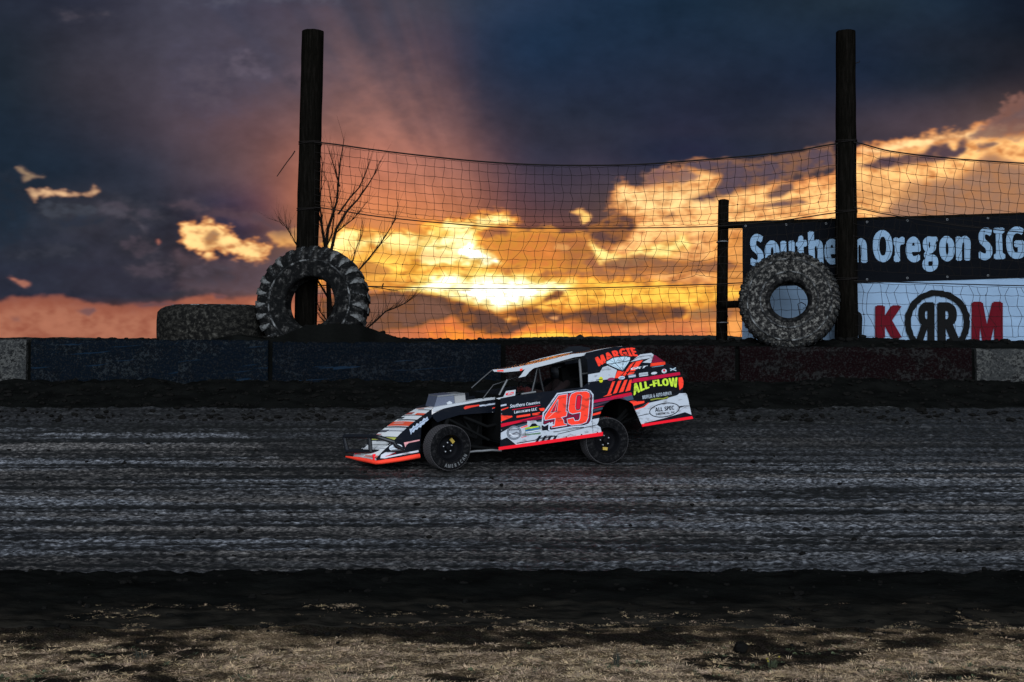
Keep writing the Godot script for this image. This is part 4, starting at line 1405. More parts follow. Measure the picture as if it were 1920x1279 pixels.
func word_tris(text: String, font: Array, gap := 3.0) -> PackedVector2Array:
	var out := PackedVector2Array()
	var x := 0.0
	var lo := 1e9
	var hi := -1e9
	for ch in text:
		if ch == " ":
			x += 20.0
			continue
		var g := glyph(ch, font)
		for p in g.t:
			out.append(Vector2(p.x - g.x0 + x, p.y))
			lo = minf(lo, p.y)
			hi = maxf(hi, p.y)
		x += g.w + gap
	x -= gap
	for k in out.size():
		out[k] = Vector2(out[k].x / x, (out[k].y - lo) / (hi - lo))
	return out

func paint_side() -> Canvas:
	var navy := lin(0.006, 0.007, 0.011)
	var white := lin(0.46, 0.485, 0.52)
	var orange := lin(1.0, 0.055, 0.028)
	var red := lin(0.62, 0.008, 0.03)
	var wine := lin(0.2, 0.008, 0.035)
	var lime := lin(0.55, 0.72, 0.05)
	var c := Canvas.new(Vector2(-2.75, -0.1), Vector2(2.85, 1.95), 360.0, navy)
	var font := bold_font(1.0)
	var thin := bold_font(0.0)
	# door: bands on the left
	c.fill([Vector2(-0.473, 0.806), Vector2(-0.432, 0.788), Vector2(-0.299, 0.782), Vector2(-0.289, 0.765), Vector2(-0.468, 0.702)], orange)
	c.fill([Vector2(-0.229, 0.781), Vector2(-0.007, 0.807), Vector2(-0.007, 0.776), Vector2(-0.229, 0.75)], orange)
	c.fill([Vector2(0.021, 0.81), Vector2(0.152, 0.829), Vector2(0.147, 0.812), Vector2(0.086, 0.8), Vector2(0.147, 0.786), Vector2(0.026, 0.78)], orange)
	c.fill([Vector2(-0.473, 0.881), Vector2(-0.358, 0.914), Vector2(-0.354, 0.901), Vector2(-0.464, 0.864)], orange)
	c.fill([Vector2(-0.299, 0.878), Vector2(0.152, 0.934), Vector2(0.152, 0.926), Vector2(-0.294, 0.867)], red)
	c.fill([Vector2(0.128, 0.887), Vector2(0.217, 0.888), Vector2(0.225, 0.867), Vector2(0.199, 0.842), Vector2(0.152, 0.847)], orange)
	c.fill([Vector2(-0.473, 0.669), Vector2(-0.183, 0.715), Vector2(0.189, 0.785), Vector2(0.189, 0.741), Vector2(-0.091, 0.699), Vector2(-0.468, 0.617)], red)
	c.fill([Vector2(-0.183, 0.702), Vector2(0.17, 0.759), Vector2(0.18, 0.728), Vector2(-0.091, 0.686)], wine)
	c.fill([Vector2(-0.229, 0.637), Vector2(0.189, 0.71), Vector2(0.189, 0.671), Vector2(-0.165, 0.61)], lin(0.05, 0.08, 0.1))
	# white foot of the door
	c.fill([Vector2(-0.477, 0.488), Vector2(-0.473, 0.535), Vector2(-0.4, 0.572), Vector2(-0.312, 0.622), Vector2(-0.183, 0.61), Vector2(-0.063, 0.642), Vector2(-0.054, 0.685), Vector2(0.086, 0.7), Vector2(0.096, 0.682), Vector2(0.189, 0.68), Vector2(0.17, 0.61), Vector2(0.283, 0.537), Vector2(0.653, 0.57), Vector2(0.854, 0.584), Vector2(0.989, 0.661), Vector2(0.999, 0.701), Vector2(1.135, 0.72), Vector2(1.077, 0.614), Vector2(1.135, 0.577), Vector2(1.159, 0.487), Vector2(-0.229, 0.346), Vector2(-0.377, 0.463), Vector2(-0.473, 0.427)], white)
	c.fill([Vector2(-0.473, 0.427), Vector2(-0.377, 0.461), Vector2(-0.248, 0.347), Vector2(-0.468, 0.323)], navy)
	c.fill([Vector2(-0.165, 0.605), Vector2(-0.054, 0.642), Vector2(-0.049, 0.62), Vector2(-0.156, 0.596)], orange)
	c.fill([Vector2(-0.156, 0.457), Vector2(-0.072, 0.477), Vector2(-0.058, 0.471), Vector2(-0.146, 0.451)], red)
	c.line([Vector2(-0.22, 0.372), Vector2(0.077, 0.411), Vector2(0.086, 0.42)], 0.012, navy)
	c.line([Vector2(0.434, 0.489), Vector2(0.951, 0.591), Vector2(1.067, 0.613), Vector2(1.135, 0.617)], 0.009, navy)
	c.line([Vector2(0.368, 0.522), Vector2(0.643, 0.554), Vector2(0.854, 0.58)], 0.007, navy)
	for k in 4:
		var f := [Vector2(0.128, 0.471), Vector2(0.175, 0.479), Vector2(0.114, 0.38), Vector2(0.068, 0.377), Vector2(-0.464, 1.179), Vector2(-0.55, 1.181)]
		var d: Vector2 = (f[4] - f[5]) * float(k)
		c.fill([f[0] + d, f[1] + d, f[2] + d, f[3] + d], navy)
	c.fill([Vector2(0.096, 0.437), Vector2(0.387, 0.473), Vector2(0.382, 0.454), Vector2(0.091, 0.42)], navy)
	for p in [Vector2(0.572, 0.443), Vector2(0.823, 0.472), Vector2(1.086, 0.498)]:
		c.ellipse(p, 0.012, 0.01, 0.0, navy)
	# round grey badge and the landscape badge
	var q := [Vector2(-0.266, 0.53), Vector2(-0.149, 0.527), Vector2(-0.266, 0.638)]
	var rx := absf(q[1].x - q[0].x)
	var ry := absf(q[2].y - q[0].y)
	c.ellipse(q[0], rx, ry, 0.0, lin(0.09, 0.1, 0.12))
	c.ellipse(q[0], rx * 0.9, ry * 0.92, 0.0, lin(0.3, 0.32, 0.35))
	c.ellipse(q[0], rx * 0.84, ry * 0.87, 0.0, lin(0.12, 0.13, 0.15))
	c.ellipse(q[0], rx * 0.72, ry * 0.74, 0.0, lin(0.38, 0.4, 0.43))
	c.line([Vector2(-0.34, 0.571), Vector2(-0.193, 0.576)], 0.012, lin(0.1, 0.1, 0.12))
	c.line([Vector2(-0.335, 0.493), Vector2(-0.229, 0.533), Vector2(-0.183, 0.515)], 0.02, lin(0.14, 0.14, 0.16))
	c.line([Vector2(-0.331, 0.519), Vector2(-0.276, 0.482), Vector2(-0.202, 0.48)], 0.014, lin(0.7, 0.7, 0.72))
	c.fill([Vector2(-0.091, 0.599), Vector2(-0.021, 0.615), Vector2(0.021, 0.662), Vector2(0.077, 0.661), Vector2(0.11, 0.629), Vector2(0.152, 0.624), Vector2(0.156, 0.497), Vector2(-0.091, 0.486)], lin(0.12, 0.2, 0.12))
	c.fill([Vector2(-0.021, 0.615), Vector2(0.021, 0.662), Vector2(0.077, 0.661), Vector2(0.114, 0.62), Vector2(-0.016, 0.606)], navy)
	c.fill([Vector2(-0.091, 0.597), Vector2(0.114, 0.622), Vector2(0.128, 0.602), Vector2(-0.086, 0.571)], lime)
	c.fill([Vector2(-0.086, 0.569), Vector2(0.133, 0.602), Vector2(0.138, 0.576), Vector2(-0.086, 0.545)], lin(0.04, 0.16, 0.36))
	c.fill([Vector2(-0.086, 0.54), Vector2(0.156, 0.567), Vector2(0.156, 0.527), Vector2(-0.081, 0.503)], lin(0.6, 0.64, 0.7))
	c.line([Vector2(-0.063, 0.518), Vector2(0.142, 0.545)], 0.01, lin(0.08, 0.1, 0.2))
	c.fill([Vector2(-0.063, 0.699), Vector2(0.086, 0.704), Vector2(0.086, 0.682), Vector2(-0.035, 0.65)], white)
	# sponsor lines on the door
	var pale := lin(0.6, 0.62, 0.66)
	c.print_tris(word_tris("Southern Counties", thin), [Vector2(-0.326, 0.956), Vector2(0.15, 0.996), Vector2(0.147, 0.956), Vector2(-0.331, 0.898)], pale)
	c.print_tris(word_tris("Lawncare LLC", font), [Vector2(-0.265, 0.858), Vector2(0.1, 0.899), Vector2(0.1, 0.855), Vector2(-0.265, 0.815)], pale)
	# the number
	var plate := [Vector2(0.42, 1.11), Vector2(0.893, 1.165), Vector2(0.97, 1.142), Vector2(1.023, 1.078), Vector2(1.016, 0.892), Vector2(0.994, 0.679), Vector2(0.951, 0.617), Vector2(0.854, 0.589), Vector2(0.691, 0.584), Vector2(0.321, 0.534), Vector2(0.278, 0.552), Vector2(0.283, 0.638), Vector2(0.217, 0.612), Vector2(0.17, 0.638), Vector2(0.189, 0.82), Vector2(0.217, 0.846)]
	c.fill(plate, lin(0.5, 0.53, 0.6))
	c.grow(plate, -0.024, navy)
	c.grow(plate, -0.034, wine)
	c.fill([Vector2(0.605, 1.085), Vector2(0.653, 1.111), Vector2(0.951, 1.124), Vector2(0.96, 0.786), Vector2(0.567, 0.794), Vector2(0.558, 0.83)], red)
	var four := [Vector2(0.448, 1.072), Vector2(0.584, 1.09), Vector2(0.562, 0.827), Vector2(0.584, 0.825), Vector2(0.572, 0.763), Vector2(0.484, 0.743), Vector2(0.524, 0.698), Vector2(0.534, 0.645), Vector2(0.579, 0.635), Vector2(0.572, 0.622), Vector2(0.34, 0.595), Vector2(0.344, 0.615), Vector2(0.382, 0.622), Vector2(0.398, 0.734), Vector2(0.231, 0.708), Vector2(0.22, 0.74), Vector2(0.236, 0.784)]
	var nine := [Vector2(0.658, 1.089), Vector2(0.73, 1.12), Vector2(0.898, 1.129), Vector2(0.951, 1.102), Vector2(0.958, 1.044), Vector2(0.927, 0.725), Vector2(0.898, 0.663), Vector2(0.825, 0.636), Vector2(0.658, 0.623), Vector2(0.603, 0.648), Vector2(0.588, 0.71), Vector2(0.686, 0.728), Vector2(0.71, 0.681), Vector2(0.777, 0.684), Vector2(0.799, 0.719), Vector2(0.811, 0.816), Vector2(0.672, 0.794), Vector2(0.622, 0.815), Vector2(0.608, 0.873), Vector2(0.634, 1.04)]
	for n in [four, nine]:
		c.grow(n, 0.02, navy)
		c.grow(n, 0.011, lin(0.55, 0.5, 0.6))
		c.fill(n, orange)
	var hole4 := [Vector2(0.436, 1.004), Vector2(0.415, 0.837), Vector2(0.326, 0.821)]
	var hole9 := [Vector2(0.756, 1.069), Vector2(0.797, 1.075), Vector2(0.823, 1.055), Vector2(0.803, 0.869), Vector2(0.776, 0.85), Vector2(0.737, 0.855), Vector2(0.726, 0.897), Vector2(0.743, 1.039)]
	for n in [hole4, hole9]:
		c.grow(n, 0.009, lin(0.5, 0.4, 0.5))
		c.grow(n, 0.003, navy)
		c.grow(n, -0.006, red)
	c.line([Vector2(0.264, 0.731), Vector2(0.387, 0.829), Vector2(0.434, 1.008)], 0.006, lin(0.8, 0.5, 0.45))
	c.fill([Vector2(0.288, 0.642), Vector2(0.34, 0.676), Vector2(0.363, 0.676), Vector2(0.349, 0.65), Vector2(0.378, 0.64), Vector2(0.311, 0.607)], lin(0.5, 0.53, 0.6))
	c.fill([Vector2(0.175, 0.632), Vector2(0.217, 0.609), Vector2(0.274, 0.638), Vector2(0.274, 0.555), Vector2(0.18, 0.549)], navy)
	# quarter panel
	c.fill([Vector2(1.03, 0.993), Vector2(1.649, 1.105), Vector2(1.673, 1.059), Vector2(1.481, 1.018), Vector2(1.018, 0.948)], lin(0.45, 0.01, 0.05))
	c.fill([Vector2(1.314, 1.048), Vector2(1.649, 1.105), Vector2(1.667, 1.078), Vector2(1.326, 1.021)], red)
	c.fill([Vector2(1.018, 0.934), Vector2(1.481, 1.013), Vector2(1.637, 1.026), Vector2(1.637, 0.983), Vector2(1.29, 0.967), Vector2(1.018, 0.885)], lin(0.06, 0.035, 0.06))
	c.fill([Vector2(1.018, 0.874), Vector2(1.16, 0.899), Vector2(1.207, 0.901), Vector2(1.018, 0.861)], red)
	c.fill([Vector2(1.006, 0.847), Vector2(1.171, 0.882), Vector2(1.171, 0.85), Vector2(1.006, 0.815)], lin(0.03, 0.06, 0.08))
	c.fill([Vector2(1.006, 0.786), Vector2(1.154, 0.82), Vector2(1.138, 0.783), Vector2(1.006, 0.755)], orange)
	c.fill([Vector2(1.517, 1.028), Vector2(1.673, 1.059), Vector2(1.697, 0.992), Vector2(1.577, 0.973)], lin(0.05, 0.08, 0.11))
	for k in 4:
		var t := [[Vector2(1.334, 1.271), Vector2(1.383, 1.276), Vector2(1.302, 1.086), Vector2(1.25, 1.074)], [Vector2(1.431, 1.28), Vector2(1.491, 1.291), Vector2(1.409, 1.098), Vector2(1.344, 1.083)], [Vector2(1.539, 1.292), Vector2(1.591, 1.3), Vector2(1.519, 1.113), Vector2(1.443, 1.099)], [Vector2(1.627, 1.295), Vector2(1.668, 1.3), Vector2(1.637, 1.134), Vector2(1.551, 1.113)]]
		c.fill(t[k], orange)
	c.fill([Vector2(1.171, 1.039), Vector2(1.25, 1.074), Vector2(1.333, 1.084), Vector2(1.32, 1.064)], orange)
	c.fill([Vector2(1.691, 1.31), Vector2(2.494, 1.409), Vector2(2.502, 1.363), Vector2(1.649, 1.243)], lin(0.5, 0.008, 0.04))
	c.fill([Vector2(1.649, 1.243), Vector2(2.472, 1.348), Vector2(2.488, 1.113), Vector2(2.259, 1.011), Vector2(1.964, 0.968), Vector2(1.697, 0.998)], lin(0.006, 0.006, 0.008))
	c.fill([Vector2(2.469, 1.322), Vector2(2.534, 1.329), Vector2(2.564, 1.245), Vector2(2.546, 1.167), Vector2(2.489, 1.126), Vector2(2.472, 1.224)], orange)
	c.print_tris(word_tris("ALL-FLOW", bold_font(3.0), 1.5), [Vector2(1.668, 1.234), Vector2(2.452, 1.329), Vector2(2.464, 1.155), Vector2(1.695, 1.05)], lime, 0.01, 0.085)
	c.print_tris(word_tris("MUFFLER & AUTO REPAIR", font, 4.0), [Vector2(1.843, 1.05), Vector2(2.345, 1.111), Vector2(2.355, 1.057), Vector2(1.849, 0.992)], lin(0.4, 0.44, 0.48))
	c.line([Vector2(1.995, 0.982), Vector2(2.111, 0.999), Vector2(2.197, 0.993), Vector2(2.277, 1.016)], 0.022, lin(0.22, 0.24, 0.03))
	c.fill([Vector2(1.607, 0.961), Vector2(1.697, 0.976), Vector2(1.758, 0.959), Vector2(1.879, 0.967), Vector2(1.879, 0.937), Vector2(1.673, 0.889)], orange)
	# rear flare
	c.fill([Vector2(1.716, 0.833), Vector2(1.867, 0.874), Vector2(1.946, 0.933), Vector2(2.05, 0.953), Vector2(2.259, 0.989), Vector2(2.296, 1.01), Vector2(2.444, 1.046), Vector2(2.482, 1.074), Vector2(2.606, 1.077), Vector2(2.731, 0.696), Vector2(1.806, 0.584)], white)
	c.line([Vector2(1.716, 0.833), Vector2(1.867, 0.874), Vector2(1.946, 0.933)], 0.014, orange)
	c.fill([Vector2(1.891, 0.626), Vector2(2.197, 0.685), Vector2(2.581, 0.777), Vector2(2.706, 0.73), Vector2(2.719, 0.69), Vector2(1.831, 0.595)], navy)
	c.line([Vector2(1.77, 0.733), Vector2(1.964, 0.766)], 0.009, navy)
	c.fill([Vector2(2.482, 0.874), Vector2(2.625, 0.884), Vector2(2.482, 0.846)], navy)
	c.line([Vector2(2.482, 0.796), Vector2(2.625, 0.879)], 0.006, lin(0.3, 0.3, 0.35))
	var ov := [Vector2(2.224, 0.818), Vector2(2.489, 0.812), Vector2(2.224, 0.93)]
	c.ellipse(ov[0], ov[1].x - ov[0].x, ov[2].y - ov[0].y, 0.12, navy)
	c.ellipse(ov[0], ov[1].x - ov[0].x - 0.014, ov[2].y - ov[0].y - 0.014, 0.12, white)
	c.print_tris(word_tris("ALL SPEC", font), [Vector2(2.057, 0.856), Vector2(2.389, 0.886), Vector2(2.395, 0.82), Vector2(2.062, 0.79)], navy)
	c.print_tris(word_tris("SHEET METAL, INC", thin), [Vector2(2.068, 0.768), Vector2(2.401, 0.797), Vector2(2.405, 0.764), Vector2(2.072, 0.732)], navy)
	# sail panel
	c.fill([Vector2(0.933, 1.386), Vector2(1.126, 1.414), Vector2(1.174, 1.492), Vector2(1.257, 1.518), Vector2(1.415, 1.45), Vector2(1.373, 1.322), Vector2(0.933, 1.267)], white)
	c.fill([Vector2(1.373, 1.325), Vector2(1.424, 1.439), Vector2(1.541, 1.427), Vector2(1.475, 1.324)], orange)
	c.fill([Vector2(1.475, 1.329), Vector2(1.637, 1.53), Vector2(1.673, 1.562), Vector2(1.861, 1.603), Vector2(1.77, 1.494), Vector2(1.691, 1.477), Vector2(1.734, 1.452), Vector2(1.691, 1.381), Vector2(1.577, 1.366), Vector2(1.529, 1.323)], orange)
	c.line([Vector2(1.553, 1.345), Vector2(1.722, 1.562)], 0.018, navy)
	c.line([Vector2(1.457, 1.324), Vector2(1.565, 1.443)], 0.012, navy)
	c.line([Vector2(1.577, 1.41), Vector2(1.734, 1.43)], 0.014, navy)
	c.fill([Vector2(1.637, 1.571), Vector2(1.809, 1.687), Vector2(2.001, 1.709), Vector2(2.04, 1.681), Vector2(1.995, 1.555), Vector2(1.845, 1.561), Vector2(1.979, 1.629), Vector2(1.804, 1.603)], white)
	c.line([Vector2(1.649, 1.584), Vector2(1.806, 1.655), Vector2(2.001, 1.67)], 0.006, navy)
	c.fill([Vector2(2.04, 1.681), Vector2(2.197, 1.628), Vector2(2.24, 1.57), Vector2(2.001, 1.555)], lin(0.2, 0.008, 0.03))
	c.fill([Vector2(1.989, 1.549), Vector2(2.242, 1.574), Vector2(2.242, 1.528), Vector2(1.983, 1.5)], lin(0.9, 0.05, 0.02))
	c.line([Vector2(2.013, 1.489), Vector2(2.209, 1.513)], 0.01, lin(0.2, 0.3, 0.36))
	c.print_tris(word_tris("GRT", font, 1.0), [Vector2(1.655, 1.484), Vector2(1.946, 1.517), Vector2(1.897, 1.478), Vector2(1.637, 1.448)], lin(0.7, 0.72, 0.75))
	c.print_tris(word_tris("MARGIE", bold_font(3.0), 2.0), [Vector2(1.041, 1.64), Vector2(1.712, 1.799), Vector2(1.776, 1.658), Vector2(1.106, 1.503)], orange, 0.035, 0.05)
	var gem := [Vector2(1.237, 1.576), Vector2(1.355, 1.638), Vector2(1.553, 1.657), Vector2(1.637, 1.644), Vector2(1.632, 1.593), Vector2(1.511, 1.435), Vector2(1.242, 1.545)]
	c.grow(gem, 0.016, navy)
	c.fill(gem, lin(0.5, 0.62, 0.68))
	c.line([Vector2(1.24, 1.538), Vector2(1.385, 1.553), Vector2(1.632, 1.595)], 0.01, navy)
	c.line([Vector2(1.355, 1.635), Vector2(1.385, 1.553), Vector2(1.511, 1.435)], 0.007, navy)
	c.line([Vector2(1.553, 1.656), Vector2(1.517, 1.58), Vector2(1.511, 1.435)], 0.007, navy)
	c.line([Vector2(1.29, 1.606), Vector2(1.385, 1.553), Vector2(1.457, 1.642), Vector2(1.517, 1.58), Vector2(1.601, 1.648)], 0.006, lin(0.12, 0.2, 0.25))
	c.line([Vector2(1.314, 1.545), Vector2(1.511, 1.435), Vector2(1.589, 1.585)], 0.006, lin(0.12, 0.2, 0.25))
	# row of little stickers
	c.ellipse([Vector2(1.145, 1.303)][0], 0.035, 0.045, 0.0, lin(0.6, 0.6, 0.02))
	c.line([Vector2(1.071, 1.298), Vector2(1.171, 1.311)], 0.012, navy)
	c.ellipse([Vector2(1.314, 1.309)][0], 0.06, 0.024, 0.1, lin(0.25, 0.03, 0.08))
	c.ellipse([Vector2(1.493, 1.329)][0], 0.055, 0.026, 0.1, lin(0.5, 0.62, 0.72))
	c.line([Vector2(1.457, 1.324), Vector2(1.529, 1.332)], 0.01, lin(0.05, 0.1, 0.2))
	c.fill([Vector2(1.607, 1.375), Vector2(1.731, 1.387), Vector2(1.734, 1.337), Vector2(1.611, 1.324)], lin(0.22, 0.26, 0.32))
	c.line([Vector2(1.619, 1.344), Vector2(1.728, 1.359)], 0.012, lin(0.6, 0.62, 0.65))
	c.fill([Vector2(1.788, 1.397), Vector2(1.94, 1.413), Vector2(1.945, 1.36), Vector2(1.792, 1.342)], lin(0.5, 0.53, 0.55))
	c.line([Vector2(1.8, 1.364), Vector2(1.934, 1.379)], 0.01, lin(0.12, 0.13, 0.15))
	c.line([Vector2(1.8, 1.382), Vector2(1.934, 1.397)], 0.006, lin(0.12, 0.13, 0.15))
	c.ellipse([Vector2(2.048, 1.395)][0], 0.052, 0.02, 0.12, lin(0.55, 0.57, 0.6))
	c.ellipse([Vector2(2.222, 1.426)][0], 0.045, 0.034, 0.0, lin(0.55, 0.57, 0.6))
	c.ellipse([Vector2(2.222, 1.435)][0], 0.02, 0.018, 0.0, red)
	c.line([Vector2(2.33, 1.464), Vector2(2.426, 1.433)], 0.016, lin(0.4, 0.5, 0.55))
	c.line([Vector2(2.335, 1.434), Vector2(2.42, 1.474)], 0.016, lin(0.4, 0.5, 0.55))
	# hood side script
	c.fill([Vector2(-0.923, 0.889), Vector2(-0.895, 0.915), Vector2(-0.678, 0.936), Vector2(-0.664, 0.917), Vector2(-0.804, 0.893), Vector2(-0.902, 0.867)], lin(0.8, 0.05, 0.03))
	c.line([Vector2(-0.66, 0.916), Vector2(-0.593, 0.925), Vector2(-0.579, 0.921), Vector2(-0.522, 0.933), Vector2(-0.465, 0.937), Vector2(-0.398, 0.949)], 0.024, lin(0.5, 0.53, 0.6))
	c.fill([Vector2(-1.421, 0.885), Vector2(-1.332, 0.893), Vector2(-1.222, 0.891), Vector2(-1.373, 0.824), Vector2(-1.418, 0.799)], lin(0.75, 0.7, 0.66))
	# nose side
	c.fill([Vector2(-1.761, 0.592), Vector2(-1.721, 0.604), Vector2(-1.704, 0.643), Vector2(-1.675, 0.629), Vector2(-1.65, 0.676), Vector2(-1.614, 0.667), Vector2(-1.601, 0.701), Vector2(-1.57, 0.705), Vector2(-1.543, 0.752), Vector2(-1.516, 0.742), Vector2(-1.489, 0.772), Vector2(-1.462, 0.715), Vector2(-1.489, 0.69), Vector2(-1.516, 0.695), Vector2(-1.534, 0.656), Vector2(-1.57, 0.648), Vector2(-1.583, 0.614), Vector2(-1.623, 0.615), Vector2(-1.641, 0.581), Vector2(-1.675, 0.582), Vector2(-1.695, 0.539), Vector2(-1.717, 0.548), Vector2(-1.739, 0.505)], lin(0.42, 0.48, 0.58))
	c.line([Vector2(-1.739, 0.54), Vector2(-1.695, 0.604), Vector2(-1.641, 0.624), Vector2(-1.596, 0.675), Vector2(-1.534, 0.708), Vector2(-1.471, 0.741)], 0.007, lin(0.1, 0.12, 0.18))
	c.fill([Vector2(-1.846, 0.396), Vector2(-1.605, 0.434), Vector2(-1.604, 0.415), Vector2(-1.775, 0.385), Vector2(-1.81, 0.352), Vector2(-1.823, 0.322)], lin(0.8, 0.35, 0.35))
	c.ellipse([Vector2(-1.969, 0.327)][0], 0.1, 0.05, 0.1, lin(0.55, 0.58, 0.62))
	c.fill([Vector2(-2.202, 0.175), Vector2(-2.189, 0.226), Vector2(-2.119, 0.263), Vector2(-1.978, 0.258), Vector2(-2.119, 0.198), Vector2(-1.623, 0.277), Vector2(-1.619, 0.247), Vector2(-1.907, 0.208), Vector2(-2.136, 0.169)], lin(0.6, 0.62, 0.66))
	c.line([Vector2(-2.119, 0.2), Vector2(-1.969, 0.245)], 0.008, lin(0.6, 0.02, 0.03))
	# rivets and panel joints
	for f in [[Vector2(-0.464, 0.868), Vector2(-0.464, 0.816), Vector2(-0.464, 0.695), Vector2(-0.464, 0.574), Vector2(-0.464, 0.436)], [Vector2(0.942, 1.243), Vector2(0.945, 1.135), Vector2(0.945, 1.027)], [Vector2(1.746, 0.794), Vector2(1.776, 0.706), Vector2(1.806, 0.617)], [Vector2(2.619, 1.044), Vector2(2.656, 0.909), Vector2(2.694, 0.775)]]:
		for p in f:
			c.ellipse(p, 0.008, 0.008, 0.0, lin(0.2, 0.2, 0.2))
	c.line([Vector2(0.933, 1.265), Vector2(0.977, 0.915), Vector2(1.013, 0.492)], 0.006, lin(0.02, 0.02, 0.024))
	# dust and mud
	var dust := noise(91, 0.02, 4)
	for y in c.im.get_height():
		for x in c.im.get_width():
			var n := dust.get_noise_2d(x * 0.6, y * 1.5)
			var low := smoothstep(0.62, 0.25, (c.o.y - y / c.s) - 0.09 * (c.o.x + x / c.s))
			n += 0.22 * low + 0.25 * low * dust.get_noise_2d(x * 4.0, y * 4.0)
			if n > 0.2:
				var p := c.im.get_pixel(x, y)
				c.im.set_pixel(x, y, p.lerp(Color(0.2, 0.18, 0.17), minf(0.42, (n - 0.2) * 0.9)))
	return c

func paint_nose() -> ImageTexture:
	# across: far edge to near edge; down: from the hood to the lip
	var im := Image.create_empty(128, 256, false, Image.FORMAT_RGB8)
	var white := lin(0.86, 0.85, 0.84)
	im.fill(white)
	var black := lin(0.012, 0.012, 0.016)
	var orange := lin(0.9, 0.11, 0.05)
	var bars := [
		[0, 12, 128, 6, lin(0.6, 0.3, 0.25)], [10, 22, 60, 14, lin(0.5, 0.24, 0.2)], [40, 38, 88, 3, black], [0, 50, 46, 10, lin(0.4, 0.08, 0.06)], [70, 54, 58, 9, orange], [0, 62, 128, 3, black], [0, 70, 30, 8, black],
		[10, 80, 118, 4, black], [0, 88, 128, 16, orange], [20, 92, 60, 5, lin(0.75, 0.35, 0.3)], [0, 106, 128, 4, black], [30, 110, 98, 8, lin(0.7, 0.72, 0.74)], [0, 118, 44, 8, black], [0, 120, 128, 3, lin(0.2, 0.2, 0.24)],
		[0, 134, 30, 8, lin(0.5, 0.2, 0.2)], [0, 146, 40, 6, black], [0, 154, 128, 4, black], [0, 158, 128, 14, lin(0.6, 0.6, 0.14)], [10, 160, 40, 10, lin(0.5, 0.6, 0.02)], [0, 172, 128, 6, black], [40, 178, 88, 4, lin(0.3, 0.3, 0.3)],
		[0, 184, 14, 40, black], [0, 196, 128, 3, lin(0.3, 0.3, 0.3)], [0, 210, 128, 3, lin(0.4, 0.4, 0.42)], [14, 218, 16, 38, lin(0.75, 0.2, 0.16)], [0, 226, 14, 30, black], [60, 246, 68, 10, lin(0.6, 0.2, 0.15)]]
	for b in bars:
		im.fill_rect(Rect2i(b[0], b[1], b[2], b[3]), b[4])
	return ImageTexture.create_from_image(im)

